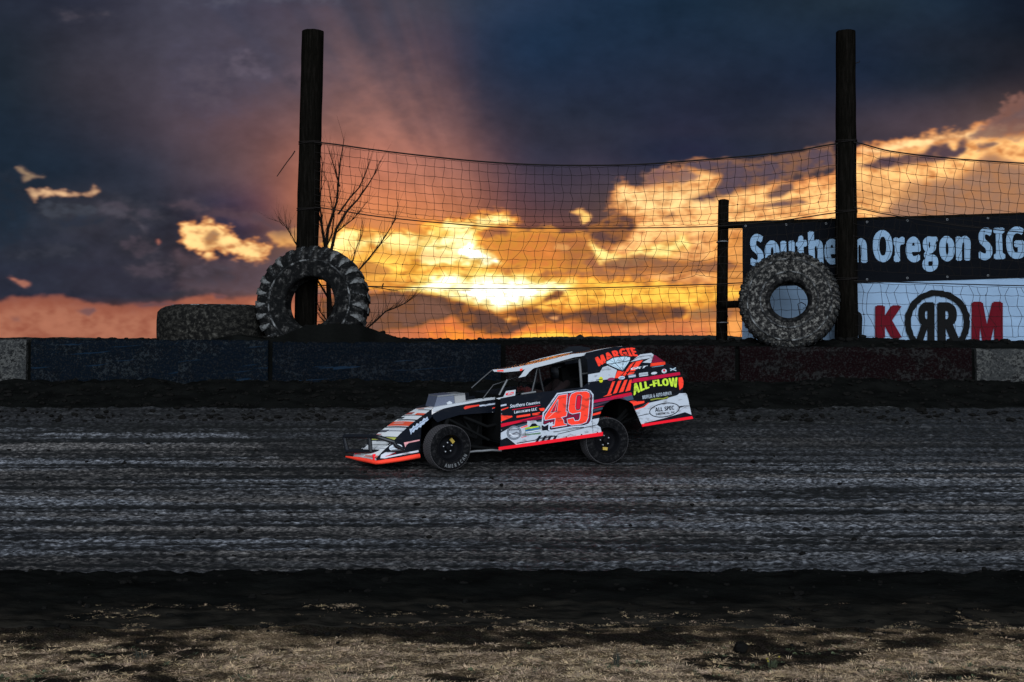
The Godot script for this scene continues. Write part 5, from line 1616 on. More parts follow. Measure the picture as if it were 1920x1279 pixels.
# ---------------------------------------------------------------- race car
func wheel(car: Node3D, at: Vector3, r: float, width: float, steer: float, spin: float, near: bool, lettered: bool):
	var w := Node3D.new()
	w.name = "wheel"
	var k := 0
	while car.has_node(NodePath(String(w.name))):
		k += 1
		w.name = "wheel_%03d" % k
	car.add_child(w, true)
	w.position = at
	w.rotation = Vector3(0, steer + (0.0 if near else PI), 0)
	# outer face towards +z
	var h := width / 2
	var t := MB.new()
	t.lathe([Vector2(r * 0.6, -h * 0.9), Vector2(r * 0.8, -h), Vector2(r * 0.94, -h * 0.93), Vector2(r * 0.955, -h * 0.88)], 56)
	t.lathe([Vector2(r * 0.955, h * 0.88), Vector2(r * 0.935, h * 0.94), Vector2(r * 0.9, h * 0.98), Vector2(r * 0.8, h * 1.0), Vector2(r * 0.68, h * 0.96), Vector2(r * 0.6, h * 0.88), Vector2(r * 0.585, h * 0.8)], 56)
	var tyre := put("tyre", t.done(), M.tyre, w)
	# grooved tread blocks
	var tb := MB.new()
	var rows := 5
	for q in 60:
		for e in rows:
			var a0 := TAU * (q + (0.5 if e % 2 == 1 else 0.0)) / 60.0
			var a1 := a0 + TAU / 60.0 * 0.86
			var z0 := lerpf(-h * 0.88, h * 0.88, float(e) / rows) + 0.004
			var z1 := lerpf(-h * 0.88, h * 0.88, float(e + 1) / rows) - 0.004
			var ra := r * (0.985 if e == 0 or e == rows - 1 else 1.0)
			var p := []
			for a in [a0, a1]:
				for z in [z0, z1]:
					for rr in [r * 0.93, ra]:
						p.append(Vector3(cos(a) * rr, sin(a) * rr, z))
			tb.quad(p[1], p[3], p[7], p[5])
			tb.quad(p[0], p[1], p[5], p[4])
			tb.quad(p[2], p[6], p[7], p[3])
			tb.quad(p[0], p[2], p[3], p[1])
			tb.quad(p[4], p[5], p[7], p[6])
	var blocks := put("tread", tb.done(), M.tread, w)
	blocks.set_meta("kind", "stuff")
	var under := MB.new()
	under.lathe([Vector2(r * 0.955, -h * 0.88), Vector2(r * 0.96, 0), Vector2(r * 0.955, h * 0.88)], 56)
	put("tread_base", under.done(), M.tyre, w)
	var rim := MB.new()
	rim.lathe([Vector2(r * 0.6, h * 0.88), Vector2(r * 0.615, h * 0.93), Vector2(r * 0.575, h * 0.93), Vector2(r * 0.55, h * 0.7), Vector2(r * 0.5, h * 0.2), Vector2(r * 0.47, -h * 0.1), Vector2(r * 0.3, -h * 0.02), Vector2(r * 0.14, h * 0.12), Vector2(0.0, h * 0.12)], 40)
	put("rim", rim.done(), M.rim, w)
	var hub := MB.new()
	hub.lathe([Vector2(r * 0.13, h * 0.1), Vector2(r * 0.12, h * 0.4), Vector2(r * 0.09, h * 0.46), Vector2(0, h * 0.46)], 16)
	put("hub", hub.done(), M.rim, w)
	for q in 5:
		var a := TAU * q / 5.0 + spin
		var nut := MB.new()
		nut.lathe([Vector2(0.014, 0.0), Vector2(0.014, 0.03), Vector2(0.0, 0.032)], 6, Vector3(cos(a) * r * 0.21, sin(a) * r * 0.21, h * 0.06))
		put("wheel_nut", nut.done(), M.steel, w)
	var plug := MB.new()
	plug.box(Vector3(cos(spin + 0.5) * r * 0.36, sin(spin + 0.5) * r * 0.36, h * 0.1), Vector3(0.045, 0.075, 0.03), Basis(Vector3(0, 0, 1), spin + 0.3))
	put("weight_block", plug.done(), M.gold, w)
	if near and lettered:
		var font := bold_font(0.0)
		var word := "AMERICAN"
		for q in word.length():
			var g := glyph(word[q], font)
			var a := deg_to_rad(-108.0 + 11.5 * q)
			var lm := MB.new()
			var tr: PackedVector2Array = g.t
			var b := Basis(Vector3(0, 0, 1), a + PI / 2)
			for e in range(0, tr.size(), 3):
				var p := []
				for f in 3:
					var v := tr[e + f]
					p.append(b * Vector3((v.x - g.x0 - g.w / 2) * 0.0009, (v.y - 22.0) * 0.0011 - r * 0.79, 0) + Vector3(0, 0, h + 0.002))
				lm.tri(p[0], p[1], p[2])
			put("letter", lm.done(), M.grey_tube, w)

func ridge_sheet(left: Array, zl: float, zr: float, crown: float, drop := 0.0) -> ArrayMesh:
	# a panel that spans from the left edge line to its mirror image on the right
	var mb := MB.new()
	var rows := []
	var uvs := []
	for k in left.size():
		var row := []
		var ur := []
		for q in 9:
			var t := q / 8.0
			row.append(Vector3(left[k].x, left[k].y + crown * (1.0 - pow(2.0 * t - 1.0, 2)) - drop * t, lerpf(zl, zr, t)))
			ur.append(Vector2(1.0 - t, float(k) / (left.size() - 1)))
		rows.append(row)
		uvs.append(ur)
	mb.sheet(rows, uvs)
	return mb.done()

func strip(upper: Array, lower: Array, z: float, depth: float, uvf = null) -> ArrayMesh:
	var poly := upper.duplicate()
	var l := lower.duplicate()
	l.reverse()
	poly.append_array(l)
	var mb := MB.new()
	mb.slab(poly, z - depth, z, uvf)
	return mb.done()

func v3(p: Vector2, z: float) -> Vector3:
	return Vector3(p.x, p.y, z)

func build_car():
	var car := thing("race_car", "black and white dirt modified race car numbered 49 with orange trim, sliding nose down", "race car", "", Vector3(-0.025, 0.305, -18.07))
	car.rotation.y = deg_to_rad(19.5)
	var cv := paint_side()
	var wrap := StandardMaterial3D.new()
	wrap.albedo_texture = ImageTexture.create_from_image(cv.im)
	wrap.roughness = 0.38
	wrap.metallic_specular = 0.14
	var plain := mat(lin(0.007, 0.008, 0.011), 0.4)
	plain.metallic_specular = 0.2
	var zl := 0.92
	var zr := -0.85
	var side := [Vector2(-0.475, 1.045), Vector2(-0.257, 1.081), Vector2(0.04, 1.112), Vector2(0.469, 1.158), Vector2(0.845, 1.193), Vector2(0.933, 1.265), Vector2(1.351, 1.31), Vector2(1.803, 1.35), Vector2(2.263, 1.387), Vector2(2.496, 1.406), Vector2(2.559, 1.271), Vector2(2.549, 1.087), Vector2(2.375, 1.048), Vector2(2.171, 0.993), Vector2(1.94, 0.939), Vector2(1.721, 0.827), Vector2(1.685, 0.919), Vector2(1.64, 0.952), Vector2(1.576, 0.982), Vector2(1.468, 1.009), Vector2(1.369, 1.002), Vector2(1.288, 0.975), Vector2(1.226, 0.935), Vector2(1.181, 0.879), Vector2(1.146, 0.822), Vector2(1.119, 0.733), Vector2(1.101, 0.644), Vector2(1.137, 0.586), Vector2(1.164, 0.479), Vector2(-0.484, 0.318)]
	var flare := [Vector2(2.549, 1.087), Vector2(2.618, 1.065), Vector2(2.703, 0.707), Vector2(1.831, 0.594), Vector2(1.721, 0.827), Vector2(1.94, 0.939), Vector2(2.171, 0.993), Vector2(2.375, 1.048)]
	var sail := [Vector2(0.933, 1.265), Vector2(0.929, 1.485), Vector2(0.92, 1.566), Vector2(0.898, 1.631), Vector2(0.863, 1.664), Vector2(0.907, 1.716), Vector2(1.172, 1.769), Vector2(1.351, 1.801), Vector2(1.522, 1.813), Vector2(1.721, 1.784), Vector2(1.794, 1.693), Vector2(1.94, 1.717), Vector2(2.041, 1.704), Vector2(2.106, 1.65), Vector2(2.245, 1.566), Vector2(2.426, 1.481), Vector2(2.496, 1.406), Vector2(2.263, 1.387), Vector2(1.803, 1.35), Vector2(1.351, 1.31)]
	for q in 2:
		var z: float = zl if q == 0 else zr
		var d := 0.012
		var uvf = cv if q == 0 else null
		var m: Material = wrap if q == 0 else plain
		var a := MB.new()
		a.slab(side, z - d, z, uvf)
		put("side_panel", a.done(), m, car)
		var b := MB.new()
		b.slab(flare, z - d + 0.006, z + 0.006, uvf)
		put("rear_quarter_panel", b.done(), m, car)
		var c := MB.new()
		if q == 1:
			# the far one is cut back at its front
			for k in sail.size():
				if sail[k].x < 1.3: sail[k].x = minf(sail[k].x + 0.3, 1.3)
		c.slab(sail, z - d - 0.004, z - 0.004, uvf)
		put("sail_panel", c.done(), m, car)
		# red rub strips along the lower edge
		var s1 := [Vector2(-0.512, 0.324), Vector2(0.036, 0.38), Vector2(0.596, 0.439), Vector2(1.168, 0.504)]
		var s2 := [Vector2(-0.512, 0.28), Vector2(0.036, 0.333), Vector2(0.596, 0.391), Vector2(1.168, 0.447)]
		var zo := z + 0.02 if q == 0 else z + 0.0
		put("rub_strip", strip(s1, s2, zo, 0.03), M.red, car)
		put("rub_strip", strip([Vector2(1.826, 0.609), Vector2(2.258, 0.66), Vector2(2.697, 0.713)], [Vector2(1.835, 0.569), Vector2(2.258, 0.621), Vector2(2.716, 0.673)], zo + 0.008, 0.03), M.red, car)
		# roof edge stripe that turns down into the short front pillar
		var up := [Vector2(-0.589, 1.469), Vector2(-0.396, 1.48), Vector2(-0.176, 1.512), Vector2(0.002, 1.543), Vector2(0.182, 1.581), Vector2(0.494, 1.654), Vector2(0.695, 1.698), Vector2(0.906, 1.716), Vector2(1.11, 1.76), Vector2(1.334, 1.796), Vector2(1.523, 1.814)]
		var dn := [Vector2(-0.564, 1.44), Vector2(-0.396, 1.43), Vector2(-0.176, 1.447), Vector2(-0.052, 1.479), Vector2(0.079, 1.49), Vector2(0.36, 1.555), Vector2(0.581, 1.612), Vector2(0.721, 1.647), Vector2(0.835, 1.663), Vector2(1.11, 1.719), Vector2(1.334, 1.76), Vector2(1.523, 1.796)]
		if q == 1: continue
		put("roof_edge", strip(up, dn, 0.87, 0.02), M.white, car)
		var pil := [Vector2(-0.061, 1.495), Vector2(0.093, 1.502), Vector2(0.041, 1.475), Vector2(-0.01, 1.435), Vector2(-0.044, 1.395), Vector2(-0.073, 1.367), Vector2(-0.18, 1.347), Vector2(-0.129, 1.404), Vector2(-0.095, 1.452)]
		var pm := MB.new()
		pm.slab(pil, (0.885 if q == 0 else zr + 0.05) - 0.012, 0.885 if q == 0 else zr + 0.05)
		put("front_pillar", pm.done(), M.white, car)
	for e in [[Vector2(-0.519, 1.459), Vector2(-0.418, 1.467), Vector2(-0.418, 1.442), Vector2(-0.519, 1.444)], [Vector2(-0.156, 1.48), Vector2(-0.114, 1.484), Vector2(-0.122, 1.452), Vector2(-0.156, 1.448)]]:
		var om := MB.new()
		om.slab(e, 0.868, 0.874)
		put("edge_mark", om.done(), M.orange, car)
	# roof
	var rn := [Vector3(-0.589, 1.467, 0.86), Vector3(-0.396, 1.476, 0.86), Vector3(-0.176, 1.508, 0.86), Vector3(0.002, 1.539, 0.86), Vector3(0.182, 1.578, 0.86), Vector3(0.494, 1.65, 0.86), Vector3(0.695, 1.694, 0.86), Vector3(0.906, 1.712, 0.86), Vector3(1.11, 1.756, 0.86), Vector3(1.334, 1.792, 0.86), Vector3(1.523, 1.808, 0.86)]
	var rf := [Vector3(-0.109, 1.43, -0.6), Vector3(0.11, 1.47, -0.6), Vector3(0.35, 1.517, -0.6), Vector3(0.545, 1.557, -0.6), Vector3(0.741, 1.602, -0.6), Vector3(1.08, 1.672, -0.6), Vector3(1.299, 1.711, -0.6), Vector3(1.53, 1.734, -0.6), Vector3(1.752, 1.759, -0.6), Vector3(1.996, 1.788, -0.6), Vector3(2.202, 1.804, -0.6)]
	var rr := []
	for k in rn.size():
		var row := []
		for q in 7:
			row.append((rn[k] as Vector3).lerp(rf[k], q / 6.0) + Vector3(0, 0.008 * (1.0 - pow(q / 3.0 - 1.0, 2)), 0))
		rr.append(row)
	var rm := MB.new()
	rm.sheet(rr)
	put("roof", rm.done(), plain, car)
	var re := MB.new()
	re.tube([rf[3], rf[4], rf[5], rf[6]], [0.004, 0.009, 0.011, 0.008], 6)
	put("roof_rib", re.done(), M.white, car)
	# rear deck between the sail panels, tail panel, floor and fire wall
	var deck := [Vector2(0.933, 1.274), Vector2(1.351, 1.305), Vector2(1.803, 1.346), Vector2(2.263, 1.383), Vector2(2.506, 1.401)]
	put("rear_deck", ridge_sheet(deck, zl - 0.02, zr + 0.02, 0.0), plain, car)
	var tailp := [Vector2(2.496, 1.401), Vector2(2.557, 1.271), Vector2(2.547, 1.087), Vector2(2.609, 1.061), Vector2(2.675, 0.8)]
	put("tail_panel", ridge_sheet(tailp, zl - 0.02, zr + 0.02, 0.0), plain, car)
	var fl := [Vector2(-0.467, 0.373), Vector2(1.084, 0.539)]
	put("floor_pan", ridge_sheet([fl[0], fl[1]], zl - 0.03, zr + 0.03, 0.0), M.matt_black, car)
	var fw := [Vector2(-0.425, 1.084), Vector2(-0.425, 0.388)]
	put("fire_wall", ridge_sheet([fw[0], fw[1]], zl - 0.03, zr + 0.03, 0.0), M.matt_black, car)
	var bw := [Vector2(1.013, 1.289), Vector2(1.119, 0.587)]
	put("rear_bulkhead", ridge_sheet([bw[0], bw[1]], zl - 0.03, zr + 0.03, 0.0), M.matt_black, car)
	# hood
	var hz := 0.5
	var hood_edge := [Vector2(-1.398, 0.902), Vector2(-1.25, 0.927), Vector2(-1.083, 0.952), Vector2(-0.874, 0.98), Vector2(-0.621, 1.02), Vector2(-0.323, 1.055)]
	put("hood", ridge_sheet(hood_edge, hz, -hz, 0.004, 0.075), M.white, car)
	var he2 := [Vector2(-1.398, 0.834), Vector2(-1.25, 0.883), Vector2(-1.083, 0.916), Vector2(-0.874, 0.948), Vector2(-0.621, 0.988), Vector2(-0.323, 1.019)]
	put("hood_edge", strip(hood_edge, he2, hz + 0.004, 0.016), M.white, car)
	var hs := [Vector2(-1.398, 0.858), Vector2(-1.25, 0.899), Vector2(-1.083, 0.932), Vector2(-0.874, 0.96), Vector2(-0.621, 0.996), Vector2(-0.323, 1.031), Vector2(-0.323, 0.812), Vector2(-0.664, 0.803), Vector2(-0.983, 0.786), Vector2(-1.208, 0.727), Vector2(-1.332, 0.682), Vector2(-1.398, 0.747)]
	for q in 2:
		var hm := MB.new()
		var z: float = hz if q == 0 else -hz
		hm.slab(hs, z - 0.01, z, cv if q == 0 else null)
		put("hood_side", hm.done(), wrap if q == 0 else plain, car)
	# cowl tab with the little bow shaped emblem
	var tab := MB.new()
	tab.slab([Vector2(-0.544, 1.045), Vector2(-0.427, 1.065), Vector2(-0.385, 1.151), Vector2(-0.233, 1.169), Vector2(-0.242, 1.083), Vector2(-0.309, 1.065), Vector2(-0.502, 1.029)], 0.89, 0.9)
	put("cowl_tab", tab.done(), M.white, car)
	var bow := MB.new()
	bow.slab([Vector2(-0.393, 1.11), Vector2(-0.351, 1.129), Vector2(-0.326, 1.119), Vector2(-0.301, 1.135), Vector2(-0.267, 1.138), Vector2(-0.271, 1.108), Vector2(-0.296, 1.102), Vector2(-0.322, 1.092), Vector2(-0.351, 1.09), Vector2(-0.385, 1.089)], 0.901, 0.904)
	put("emblem", bow.done(), M.red, car)
	var bow2 := MB.new()
	bow2.slab([Vector2(-0.372, 1.106), Vector2(-0.343, 1.119), Vector2(-0.322, 1.111), Vector2(-0.296, 1.125), Vector2(-0.28, 1.125), Vector2(-0.282, 1.114), Vector2(-0.305, 1.109), Vector2(-0.326, 1.101), Vector2(-0.351, 1.098)], 0.904, 0.907)
	put("emblem", bow2.done(), M.white, car)
	var cb := MB.new()
	cb.tube([Vector3(-0.13, 1.1, 0.86), Vector3(0.1, 1.13, 0.86)], [0.016], 6)
	put("cowl_trim", cb.done(), M.grey_tube, car)
	# air box on the hood
	var smoke := mat(lin(0.09, 0.1, 0.14), 0.25)
	var screen := mat(lin(0.28, 0.27, 0.26), 0.7)
	var a1 := MB.new()
	a1.slab([Vector2(-1.312, 0.89), Vector2(-1.257, 1.071), Vector2(-1.001, 1.091), Vector2(-0.988, 0.941)], -0.25, 0.25)
	put("air_box", a1.done(), smoke, car)
	var a2 := MB.new()
	a2.slab([Vector2(-0.992, 1.088), Vector2(-0.822, 1.094), Vector2(-0.809, 0.977), Vector2(-0.983, 0.939)], -0.22, 0.24)
	put("air_box_screen", a2.done(), screen, car)
	var a3 := MB.new()
	a3.slab([Vector2(-1.262, 1.067), Vector2(-0.827, 1.099), Vector2(-0.827, 1.083), Vector2(-1.262, 1.049)], -0.255, 0.258)
	put("air_box_rim", a3.done(), M.grey_tube, car)
	var a4 := MB.new()
	a4.slab([Vector2(-1.122, 0.956), Vector2(-1.071, 0.984), Vector2(-1.029, 0.963), Vector2(-1.037, 0.938), Vector2(-1.096, 0.923)], 0.25, 0.262)
	put("filter_cap", a4.done(), M.white, car)
	# nose: sloping top, two sides, front, lip
	var nt := mat(Color.WHITE, 0.4)
	nt.albedo_texture = paint_nose()
	var near := [Vector2(-1.398, 0.91), Vector2(-1.406, 0.89), Vector2(-1.559, 0.787), Vector2(-1.733, 0.67), Vector2(-1.89, 0.537), Vector2(-1.96, 0.469), Vector2(-2.04, 0.384), Vector2(-2.171, 0.271), Vector2(-2.248, 0.188)]
	var far := [Vector2(-1.198, 0.856), Vector2(-1.397, 0.834), Vector2(-1.6, 0.727), Vector2(-1.809, 0.604), Vector2(-2.008, 0.465), Vector2(-2.088, 0.393), Vector2(-2.189, 0.305), Vector2(-2.323, 0.188), Vector2(-2.406, 0.106)]
	var nm := MB.new()
	var rows := []
	var under := []
	for k in near.size():
		var row := []
		for q in 7:
			row.append(v3(far[k], -0.5).lerp(v3(near[k], 0.5), q / 6.0) + Vector3(0, 0.006 * (1.0 - pow(q / 3.0 - 1.0, 2)), 0))
		rows.append(row)
		under.append([v3(far[k], -0.5), Vector3(far[k].x, minf(0.14, far[k].y - 0.01), -0.5)])
	nm.sheet(rows)
	put("nose_top", nm.done(), nt, car)
	var n2 := MB.new()
	n2.sheet(under)
	put("nose_side", n2.done(), plain, car)
	var ns := [Vector2(-1.398, 0.89), Vector2(-1.559, 0.787), Vector2(-1.733, 0.67), Vector2(-1.89, 0.537), Vector2(-1.96, 0.469), Vector2(-2.04, 0.384), Vector2(-2.171, 0.271), Vector2(-2.256, 0.18), Vector2(-2.256, 0.141), Vector2(-1.603, 0.209), Vector2(-1.579, 0.624), Vector2(-1.497, 0.701), Vector2(-1.398, 0.779)]
	var n1 := MB.new()
	n1.slab(ns, 0.492, 0.502, cv)
	put("nose_side", n1.done(), wrap, car)
	var lip := MB.new()
	var lp := [Vector3(-2.502, 0.111, -0.52), Vector3(-2.399, 0.115, -0.1), Vector3(-2.317, 0.114, 0.2), Vector3(-2.256, 0.114, 0.5), Vector3(-2.181, 0.121, 0.52), Vector3(-1.908, 0.15, 0.52), Vector3(-1.608, 0.193, 0.52)]
	lip.tube(lp, [0.012, 0.03, 0.032, 0.032, 0.032, 0.034, 0.036], 8)
	put("front_lip", lip.done(), M.orange, car)
	var np := MB.new()
	var nf := [Vector3(-2.391, 0.167, -0.45), Vector3(-2.247, 0.168, 0.46), Vector3(-2.255, 0.121, 0.46), Vector3(-2.408, 0.11, -0.45)]
	np.quad(nf[0], nf[1], nf[2], nf[3])
	put("nose_front", np.done(), M.white, car)
	for e in [[Vector3(-2.377, 0.188, -0.4), Vector3(-2.36, 0.114, -0.4)], [Vector3(-2.262, 0.221, 0.35), Vector3(-2.253, 0.129, 0.38)]]:
		var um := MB.new()
		um.tube(e, [0.026], 6)
		put("bumper_mount", um.done(), M.red, car)
	# tubular front bumper
	var bars := [
		[Vector3(-2.535, 0.43, -0.5), Vector3(-2.374, 0.457, -0.1), Vector3(-2.227, 0.476, 0.3), Vector3(-2.19, 0.473, 0.42), Vector3(-2, 0.407, 0.5), Vector3(-1.905, 0.368, 0.44)], [Vector3(-2.497, 0.199, -0.5), Vector3(-2.333, 0.226, -0.1), Vector3(-2.144, 0.257, 0.36), Vector3(-2.019, 0.276, 0.48), Vector3(-1.834, 0.286, 0.48)],
		[Vector3(-2.535, 0.43, -0.5), Vector3(-2.514, 0.314, -0.5), Vector3(-2.489, 0.199, -0.5)], [Vector3(-2.282, 0.466, 0.15), Vector3(-2.266, 0.246, 0.15)], [Vector3(-2, 0.407, 0.5), Vector3(-1.968, 0.351, 0.5), Vector3(-1.842, 0.286, 0.48)], [Vector3(-2, 0.407, 0.5), Vector3(-2.061, 0.331, 0.42), Vector3(-2.124, 0.259, 0.38)]]
	for b in bars:
		var bm := MB.new()
		bm.tube(b, [0.033], 8)
		put("bumper_tube", bm.done(), M.black, car)
	# cage, screen posts, steering wheel, seat
	var tubes := [
		[[Vector3(0.855, 1.629, 0.75), Vector3(0.873, 1.481, 0.75), Vector3(0.895, 1.178, 0.75)], 0.022, M.grey_tube], [[Vector3(0.183, 1.486, 0.7), Vector3(0.148, 1.308, 0.7), Vector3(0.096, 1.098, 0.7)], 0.022, M.tube], [[Vector3(0.209, 1.486, 0.7), Vector3(0.243, 1.307, 0.7), Vector3(0.296, 1.095, 0.7)], 0.018, M.tube],
		[[Vector3(-0.298, 1.313, 0.7), Vector3(-0.357, 1.209, 0.7), Vector3(-0.425, 1.082, 0.7)], 0.016, M.grey_tube], [[Vector3(-0.059, 1.412, -0.75), Vector3(-0.232, 1.275, -0.75), Vector3(-0.405, 1.13, -0.75)], 0.018, M.tube], [[Vector3(-0.654, 1.025, 0.6), Vector3(-0.485, 1.231, 0.6), Vector3(-0.083, 1.356, 0.6)], 0.012, M.tube],
		[[Vector3(-0.026, 1.464, 0.75), Vector3(0.45, 1.558, 0.75), Vector3(0.873, 1.637, 0.75)], 0.022, M.tube], [[Vector3(0.507, 1.435, -0.7), Vector3(1.025, 1.537, -0.7), Vector3(1.485, 1.623, -0.7)], 0.022, M.tube], [[Vector3(1.466, 1.605, -0.7), Vector3(1.505, 1.132, -0.7)], 0.022, M.tube], [[Vector3(0.713, 1.451, -0.7), Vector3(0.619, 1.03, -0.7)], 0.022, M.tube],
		[[Vector3(0.936, 1.387, 0.6), Vector3(1.071, 1.394, 0.6)], 0.016, M.grey_tube], [[Vector3(-0.409, 1.052, 0.75), Vector3(0.107, 0.974, -0.75)], 0.02, M.tube]]
	for t in tubes:
		var tm := MB.new()
		tm.tube(t[0], [t[1]], 8)
		put("cage_tube", tm.done(), t[2], car)
	var seat := MB.new()
	seat.slab([Vector2(0.737, 1.473), Vector2(1.081, 1.52), Vector2(1.136, 1.048), Vector2(1.118, 0.754), Vector2(0.539, 0.707), Vector2(0.539, 0.807), Vector2(0.827, 0.869), Vector2(0.773, 1.221)], -0.2, 0.3)
	put("seat", seat.done(), M.matt_black, car)
	var hr := MB.new()
	hr.slab([Vector2(0.809, 1.522), Vector2(1.081, 1.554), Vector2(1.081, 1.318), Vector2(0.899, 1.32)], 0.24, 0.3)
	put("head_surround", hr.done(), M.matt_black, car)
	var sw := MB.new()
	var sp := []
	for k in 21:
		var a := TAU * k / 20.0
		sp.append(Vector3(0.18 - 0.05 * sin(a), 1.1 + 0.16 * sin(a), 0.1 + 0.17 * cos(a)))
	sw.tube(sp, [0.014], 6)
	sw.tube([Vector3(-0.2, 0.98, 0.1), Vector3(0.18, 1.1, 0.1)], [0.015], 6)
	put("steering_wheel", sw.done(), M.tube, car)
	# chassis rails, axles, links, drive line
	var rails := [
		[[Vector3(-1.9, 0.3, 0.38), Vector3(-1.2, 0.36, 0.4), Vector3(-0.5, 0.26, 0.5), Vector3(1.2, 0.45, 0.55), Vector3(2.4, 0.85, 0.5)], 0.03], [[Vector3(-1.9, 0.3, -0.38), Vector3(-1.2, 0.36, -0.4), Vector3(-0.5, 0.26, -0.5), Vector3(1.2, 0.45, -0.55), Vector3(2.4, 0.85, -0.5)], 0.03],
		[[Vector3(-1.27, 0.33, 0.8), Vector3(-1.27, 0.33, -0.8)], 0.035], [[Vector3(1.27, 0.36, 0.7), Vector3(1.27, 0.36, -0.7)], 0.05],
		[[Vector3(-0.9, 0.75, 0.42), Vector3(-0.55, 0.6, 0.5), Vector3(-0.2, 0.68, 0.6)], 0.024], [[Vector3(-1.2, 0.75, 0.45), Vector3(-0.55, 0.4, 0.6)], 0.02],
		[[Vector3(1.3, 0.4, 0.6), Vector3(1.75, 0.75, 0.6)], 0.02], [[Vector3(1.5, 0.55, 0.55), Vector3(1.72, 0.82, 0.62)], 0.035], [[Vector3(-1.3, 0.4, 0.55), Vector3(-1.1, 0.85, 0.42)], 0.035]]
	for t in rails:
		var tm := MB.new()
		tm.tube(t[0], [t[1]], 8)
		put("chassis_tube", tm.done(), M.matt_black, car)
	var nb := MB.new()
	nb.tube([Vector3(-0.918, 0.243, 0.72), Vector3(-0.793, 0.255, 0.72), Vector3(-0.693, 0.255, 0.72), Vector3(-0.55, 0.263, 0.72), Vector3(-0.398, 0.25, 0.72)], [0.018], 6)
	put("side_bar", nb.done(), M.grey_tube, car)
	var eng := MB.new()
	eng.box(Vector3(-0.95, 0.55, 0.0), Vector3(0.8, 0.5, 0.5))
	for k in 4:
		eng.tube([Vector3(-1.2 + 0.17 * k, 0.72, 0.25), Vector3(-1.15 + 0.17 * k, 0.6, 0.38), Vector3(-0.7, 0.42, 0.42)], [0.022], 6)
	put("engine", eng.done(), M.matt_black, car)
	var tank := MB.new()
	tank.box(Vector3(1.95, 0.85, 0.0), Vector3(0.55, 0.36, 0.8))
	put("fuel_tank", tank.done(), M.matt_black, car)
	wheel(car, Vector3(-1.274, 0.335, 0.81), 0.335, 0.28, deg_to_rad(9), 0.4, true, true)
	wheel(car, Vector3(1.275, 0.36, 0.74), 0.36, 0.3, 0.0, -2.0, true, false)
	wheel(car, Vector3(-1.274, 0.335, -0.81), 0.335, 0.28, deg_to_rad(9), 1.4, false, false)
	wheel(car, Vector3(1.275, 0.36, -0.74), 0.36, 0.3, 0.0, 0.9, false, false)

# ---------------------------------------------------------------- driver: one skin over a skeleton
func skin(bones: Array, cell: float, blend: float, mb: MB):
	# bones: [a, ra, b, rb]; the field is a smooth minimum of tapered capsules, meshed with surface nets
	var lo := Vector3(1e9, 1e9, 1e9)
	var hi := -lo
	for b in bones:
		var r := maxf(b[1], b[3]) + cell * 3.0
		lo = lo.min(b[0] - Vector3.ONE * r).min(b[2] - Vector3.ONE * r)
		hi = hi.max(b[0] + Vector3.ONE * r).max(b[2] + Vector3.ONE * r)
	var nx := int((hi.x - lo.x) / cell) + 2
	var ny := int((hi.y - lo.y) / cell) + 2
	var nz := int((hi.z - lo.z) / cell) + 2
	var f := PackedFloat32Array()
	f.resize(nx * ny * nz)
	f.fill(1.0)
	for b in bones:
		var rr := maxf(b[1], b[3]) + cell * 3.0
		var a0: Vector3 = (b[0].min(b[2]) - Vector3.ONE * rr - lo) / cell
		var a1: Vector3 = (b[0].max(b[2]) + Vector3.ONE * rr - lo) / cell
		var ab: Vector3 = b[2] - b[0]
		var l2 := maxf(ab.length_squared(), 1e-9)
		for x in range(maxi(0, int(a0.x)), mini(nx - 1, int(a1.x)) + 1):
			for y in range(maxi(0, int(a0.y)), mini(ny - 1, int(a1.y)) + 1):
				for z in range(maxi(0, int(a0.z)), mini(nz - 1, int(a1.z)) + 1):
					var p := lo + Vector3(x, y, z) * cell
					var t := clampf((p - b[0]).dot(ab) / l2, 0.0, 1.0)
					var d: float = (p - b[0] - ab * t).length() - lerpf(b[1], b[3], t)
					var k := (x * ny + y) * nz + z
					var e := f[k]
					var hh := clampf(0.5 + 0.5 * (e - d) / blend, 0.0, 1.0)
					f[k] = lerpf(e, d, hh) - blend * hh * (1.0 - hh)
	var id := PackedInt32Array()
	id.resize(nx * ny * nz)
	id.fill(-1)
	var st := [ny * nz, nz, 1]
	for x in nx - 1:
		for y in ny - 1:
			for z in nz - 1:
				var k := (x * ny + y) * nz + z
				var sum := Vector3.ZERO
				var cnt := 0
				for ax in 3:
					var u: int = (ax + 1) % 3
					var w: int = (ax + 2) % 3
					for q in 4:
						var c := k + (q & 1) * int(st[u]) + (q >> 1) * int(st[w])
						var d0 := f[c]
						var d1 := f[c + int(st[ax])]
						if (d0 < 0) != (d1 < 0):
							var o := Vector3.ZERO
							o[u] = q & 1
							o[w] = q >> 1
							o[ax] = d0 / (d0 - d1)
							sum += o
							cnt += 1
				if cnt > 0:
					var g := Vector3(f[k + st[0]] - f[k], f[k + st[1]] - f[k], f[k + st[2]] - f[k]).normalized()
					id[k] = mb.vert(lo + (Vector3(x, y, z) + sum / cnt) * cell, g)
	for x in range(1, nx - 1):
		for y in range(1, ny - 1):
			for z in range(1, nz - 1):
				var k := (x * ny + y) * nz + z
				for ax in 3:
					if (f[k] < 0) != (f[k + st[ax]] < 0):
						var u: int = st[(ax + 1) % 3]
						var w: int = st[(ax + 2) % 3]
						var a := id[k]; var b := id[k - u]; var c := id[k - u - w]; var d := id[k - w]
						if a < 0 or b < 0 or c < 0 or d < 0: continue
						if f[k] < 0: mb.i.append_array([a, c, b, a, d, c])
						else: mb.i.append_array([a, b, c, a, c, d])
	mb.agree()

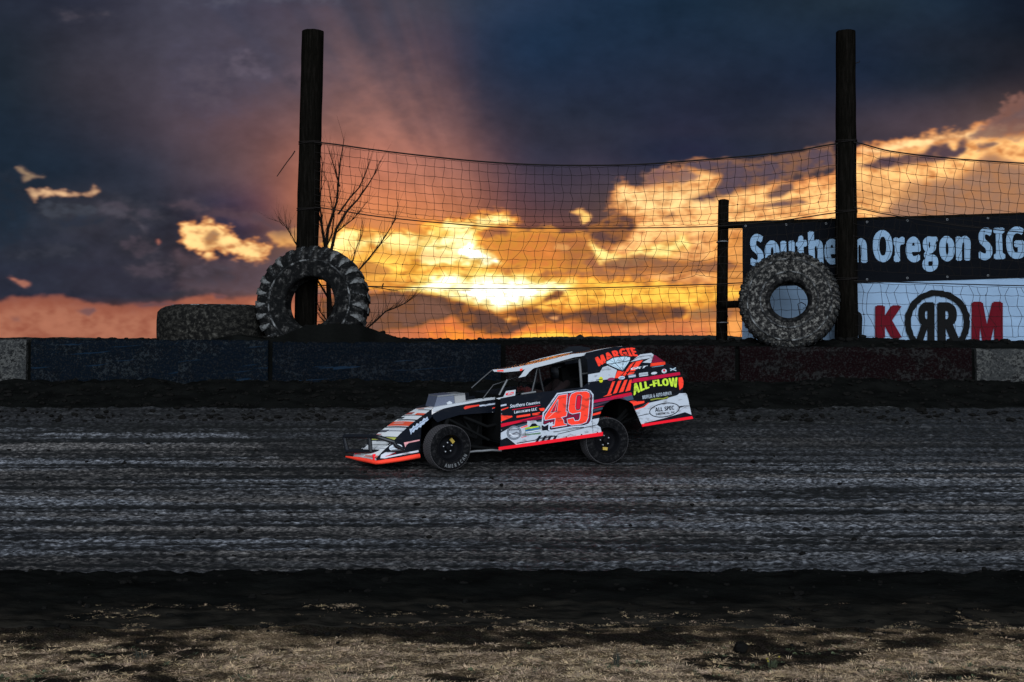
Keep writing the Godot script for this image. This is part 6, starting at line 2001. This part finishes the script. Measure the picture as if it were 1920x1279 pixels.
func build_driver():
	var p := thing("person", "race driver in dark red suit and black helmet seated inside the car", "person", "", Vector3(-0.025, 0.305, -18.07))
	p.rotation.y = deg_to_rad(19.5)
	var hip := Vector3(0.78, 0.78, 0.05)
	var chest := Vector3(0.86, 1.13, 0.05)
	var neck := Vector3(0.83, 1.33, 0.05)
	var mb := MB.new()
	var bones := [[hip, 0.15, chest, 0.16], [chest, 0.15, Vector3(0.84, 1.22, 0.05), 0.13], [Vector3(0.84, 1.22, 0.05), 0.08, neck, 0.06]]
	for s in [-1.0, 1.0]:
		var sh := Vector3(0.84, 1.23, 0.05 + 0.19 * s)
		var el := Vector3(0.58, 1.03, 0.05 + 0.26 * s)
		var wr := Vector3(0.27, 1.13, 0.1 + 0.17 * s)
		bones.append_array([[Vector3(0.84, 1.2, 0.05), 0.12, sh, 0.075], [sh, 0.07, el, 0.052], [el, 0.05, wr, 0.034]])
		var kn := Vector3(0.28, 0.9, 0.05 + 0.14 * s)
		bones.append_array([[hip + Vector3(0, 0, 0.1 * s), 0.11, kn, 0.075], [kn, 0.07, Vector3(-0.05, 0.6, 0.05 + 0.12 * s), 0.045]])
	skin(bones, 0.024, 0.04, mb)
	put("race_suit", mb.done(), mat(lin(0.012, 0.004, 0.004), 1.0), p)
	for s in [-1.0, 1.0]:
		# gloved hand closed round the wheel rim
		var hm := MB.new()
		var wr := Vector3(0.27, 1.13, 0.1 + 0.17 * s)
		var palm := Vector3(0.21, 1.13, 0.1 + 0.18 * s)
		var hb := [[wr, 0.03, palm, 0.032], [palm + Vector3(0, 0.025, 0), 0.02, palm + Vector3(-0.01, -0.025, 0), 0.02]]
		for k in 4:
			var y := 0.036 - 0.022 * k
			var a := palm + Vector3(-0.015, y, 0.012 * s)
			var b := palm + Vector3(-0.055 - (0.006 if k == 1 else 0.0), y * 1.05, 0.008 * s)
			var c := palm + Vector3(-0.066, y, -0.022 * s)
			var d := palm + Vector3(-0.04, y, -0.034 * s)
			hb.append_array([[a, 0.0105, b, 0.0095], [b, 0.0095, c, 0.009], [c, 0.009, d, 0.008]])
		var t0 := palm + Vector3(0.01, 0.03, -0.018 * s)
		hb.append_array([[t0, 0.012, palm + Vector3(-0.015, 0.045, -0.038 * s), 0.011], [palm + Vector3(-0.015, 0.045, -0.038 * s), 0.011, palm + Vector3(-0.04, 0.04, -0.042 * s), 0.009]])
		skin(hb, 0.0055, 0.008, hm)
		put("glove", hm.done(), mat(lin(0.06, 0.007, 0.007), 1.0), p)
	var helmet := MB.new()
	helmet.lathe([Vector2(0.0, 0.145), Vector2(0.05, 0.139), Vector2(0.09, 0.118), Vector2(0.117, 0.08), Vector2(0.126, 0.03), Vector2(0.126, -0.03), Vector2(0.12, -0.08), Vector2(0.11, -0.12), Vector2(0.095, -0.13), Vector2(0.08, -0.11)], 28, Vector3(0.8, 1.43, 0.05), Basis(Vector3(1, 0, 0), -PI / 2))
	put("helmet", helmet.done(), M.black, p)
	var visor := MB.new()
	var rows := []
	for k in 5:
		var row := []
		for q in 11:
			var a := deg_to_rad(180.0 + lerpf(-70.0, 70.0, q / 10.0))
			var y := lerpf(-0.03, 0.05, k / 4.0)
			row.append(Vector3(0.8 + cos(a) * 0.131, 1.43 + y, 0.05 + sin(a) * 0.131))
		rows.append(row)
	visor.sheet(rows)
	put("visor", visor.done(), mat(lin(0.05, 0.055, 0.065), 0.12), p)

# ---------------------------------------------------------------- grass
func tuft(seed_: int, blades: int, reach: float, high: float, wide: float, flat: float) -> ArrayMesh:
	var mb := MB.new()
	var r := RandomNumberGenerator.new()
	r.seed = seed_
	for k in blades:
		var a := r.randf() * TAU
		var o := Vector3(cos(a), 0, sin(a)) * r.randf() * reach * 0.5
		var b := a + r.randf_range(-1.3, 1.3)
		var l := r.randf_range(0.5, 1.0)
		var out := Vector3(cos(b), 0, sin(b)) * reach * l * lerpf(0.3, 1.4, flat * r.randf())
		var tip := o + out + Vector3(0, high * l * lerpf(1.0, 0.25, flat * r.randf()), 0)
		var mid := o.lerp(tip, 0.55) + Vector3(0, high * 0.22 * l, 0)
		var side := Vector3(-sin(b), r.randf_range(-0.4, 0.4), cos(b)) * wide * r.randf_range(0.6, 1.3)
		mb.col = Color.WHITE * r.randf_range(0.55, 1.15)
		mb.col.a = 1.0
		mb.quad(o - side, o + side, mid + side * 0.8, mid - side * 0.8)
		mb.tri(mid - side * 0.8, mid + side * 0.8, tip)
	return mb.done()

func build_grass():
	var straw := mat(lin(0.62, 0.44, 0.27), 0.75)
	straw.vertex_color_use_as_albedo = true
	straw.backlight_enabled = true
	straw.backlight = Color(0.12, 0.1, 0.06)
	var brown := mat(lin(0.16, 0.105, 0.065), 0.8)
	brown.vertex_color_use_as_albedo = true
	var green := mat(lin(0.05, 0.06, 0.025), 0.8)
	green.vertex_color_use_as_albedo = true
	var kinds := [["dry_grass", tuft(1, 20, 0.06, 0.012, 0.0016, 1.0), straw, 17000], ["dry_grass", tuft(2, 11, 0.03, 0.032, 0.0011, 0.7), straw, 1800], ["dry_grass", tuft(3, 18, 0.05, 0.014, 0.0016, 0.95), brown, 10000], ["weed_cover", tuft(4, 12, 0.03, 0.022, 0.0025, 0.8), green, 1400]]
	var names := ["pale flattened straw grass along the near edge of the track", "taller pale dry grass tufts in the verge", "brown dead grass among the pale straw", "dark green low weeds in the dry grass"]
	for k in kinds.size():
		var where: Array[Transform3D] = []
		var tries := 0
		while where.size() < int(kinds[k][3]) and tries < 90000:
			tries += 1
			var x := rng.randf_range(-5.0, 5.0)
			var d := rng.randf_range(6.0, 9.3)
			var g := 0.9 * gn1.get_noise_2d(x * 0.5 + 7.0, d * 1.3) + 0.8 * gn2.get_noise_2d(x * 1.6, d * 4.0)
			var dens := smoothstep(-0.35, 0.4, g + 0.26 - 0.75 * smoothstep(7.9, 9.2, d))
			if k == 1: dens *= 0.3 + 0.7 * smoothstep(0.0, 0.3, gn3.get_noise_2d(x * 2.0, d * 3.0))
			if k == 2: dens = maxf(dens * 0.6, 0.35 * smoothstep(-0.2, 0.5, g + 0.3 - 0.5 * smoothstep(7.7, 9.0, d)))
			if k == 3: dens = smoothstep(0.0, 0.4, gn2.get_noise_2d(x * 1.4 + 60.0, d * 2.0)) * (1.0 - smoothstep(8.0, 8.7, d))
			if rng.randf() > dens: continue
			var s := rng.randf_range(0.45, 1.4) * (1.0 - 0.45 * smoothstep(7.8, 8.6, d))
			var b := Basis(Vector3.UP, rng.randf() * TAU).scaled(Vector3(s, s * rng.randf_range(0.6, 1.3), s))
			where.append(Transform3D(b, Vector3(x, ground(x, d) - 0.003, -d)))
		var o := scatter(kinds[k][0], kinds[k][1], kinds[k][2], where, 0.5)
		tag(o, names[k], "grass" if k < 3 else "weeds")
	# single plants that stand out
	var dark := mat(lin(0.018, 0.02, 0.012), 0.85)
	var spots := [
		[Vector2(0.71, -7.75), 26, 0.05, 0.17, "dark spiky weed standing up in the straw near the middle of the verge"], [Vector2(2.6, -7.5), 40, 0.1, 0.07, "low dark weed clump at the lower right of the verge"], [Vector2(-2.55, -7.9), 40, 0.12, 0.07, "dark weed clump in the straw at the lower left"],
		[Vector2(1.75, -7.75), 30, 0.07, 0.07, "green weed with small yellow flowers in the straw"]]
	for k in spots.size():
		var s = spots[k]
		var at := Vector3(s[0].x, ground(s[0].x, -s[0].y) - 0.005, s[0].y)
		var w := thing("weed", s[4], "weed", "", at)
		put("stems", tuft(40 + k, s[1], s[2], s[3], 0.0028, 0.4), dark if k < 3 else green, w)
		if k == 3:
			for q in 3:
				var fm := MB.new()
				fm.lathe([Vector2(0.0, 0.004), Vector2(0.008, 0.002), Vector2(0.004, -0.004), Vector2(0, -0.005)], 7, Vector3(rng.randf_range(-0.07, 0.07), rng.randf_range(0.045, 0.07), rng.randf_range(-0.05, 0.05)))
				put("flower", fm.done(), mat(lin(0.2, 0.15, 0.01), 0.7), w)
	var cl := put("dirt_clod", clod_mesh(12), M.clod, self, Vector3(1.62, ground(1.62, 8.15) + 0.03, -8.15))
	cl.scale = Vector3(0.055, 0.05, 0.05)
	tag(cl, "single black dirt clod on the upper edge of the straw", "dirt clod")
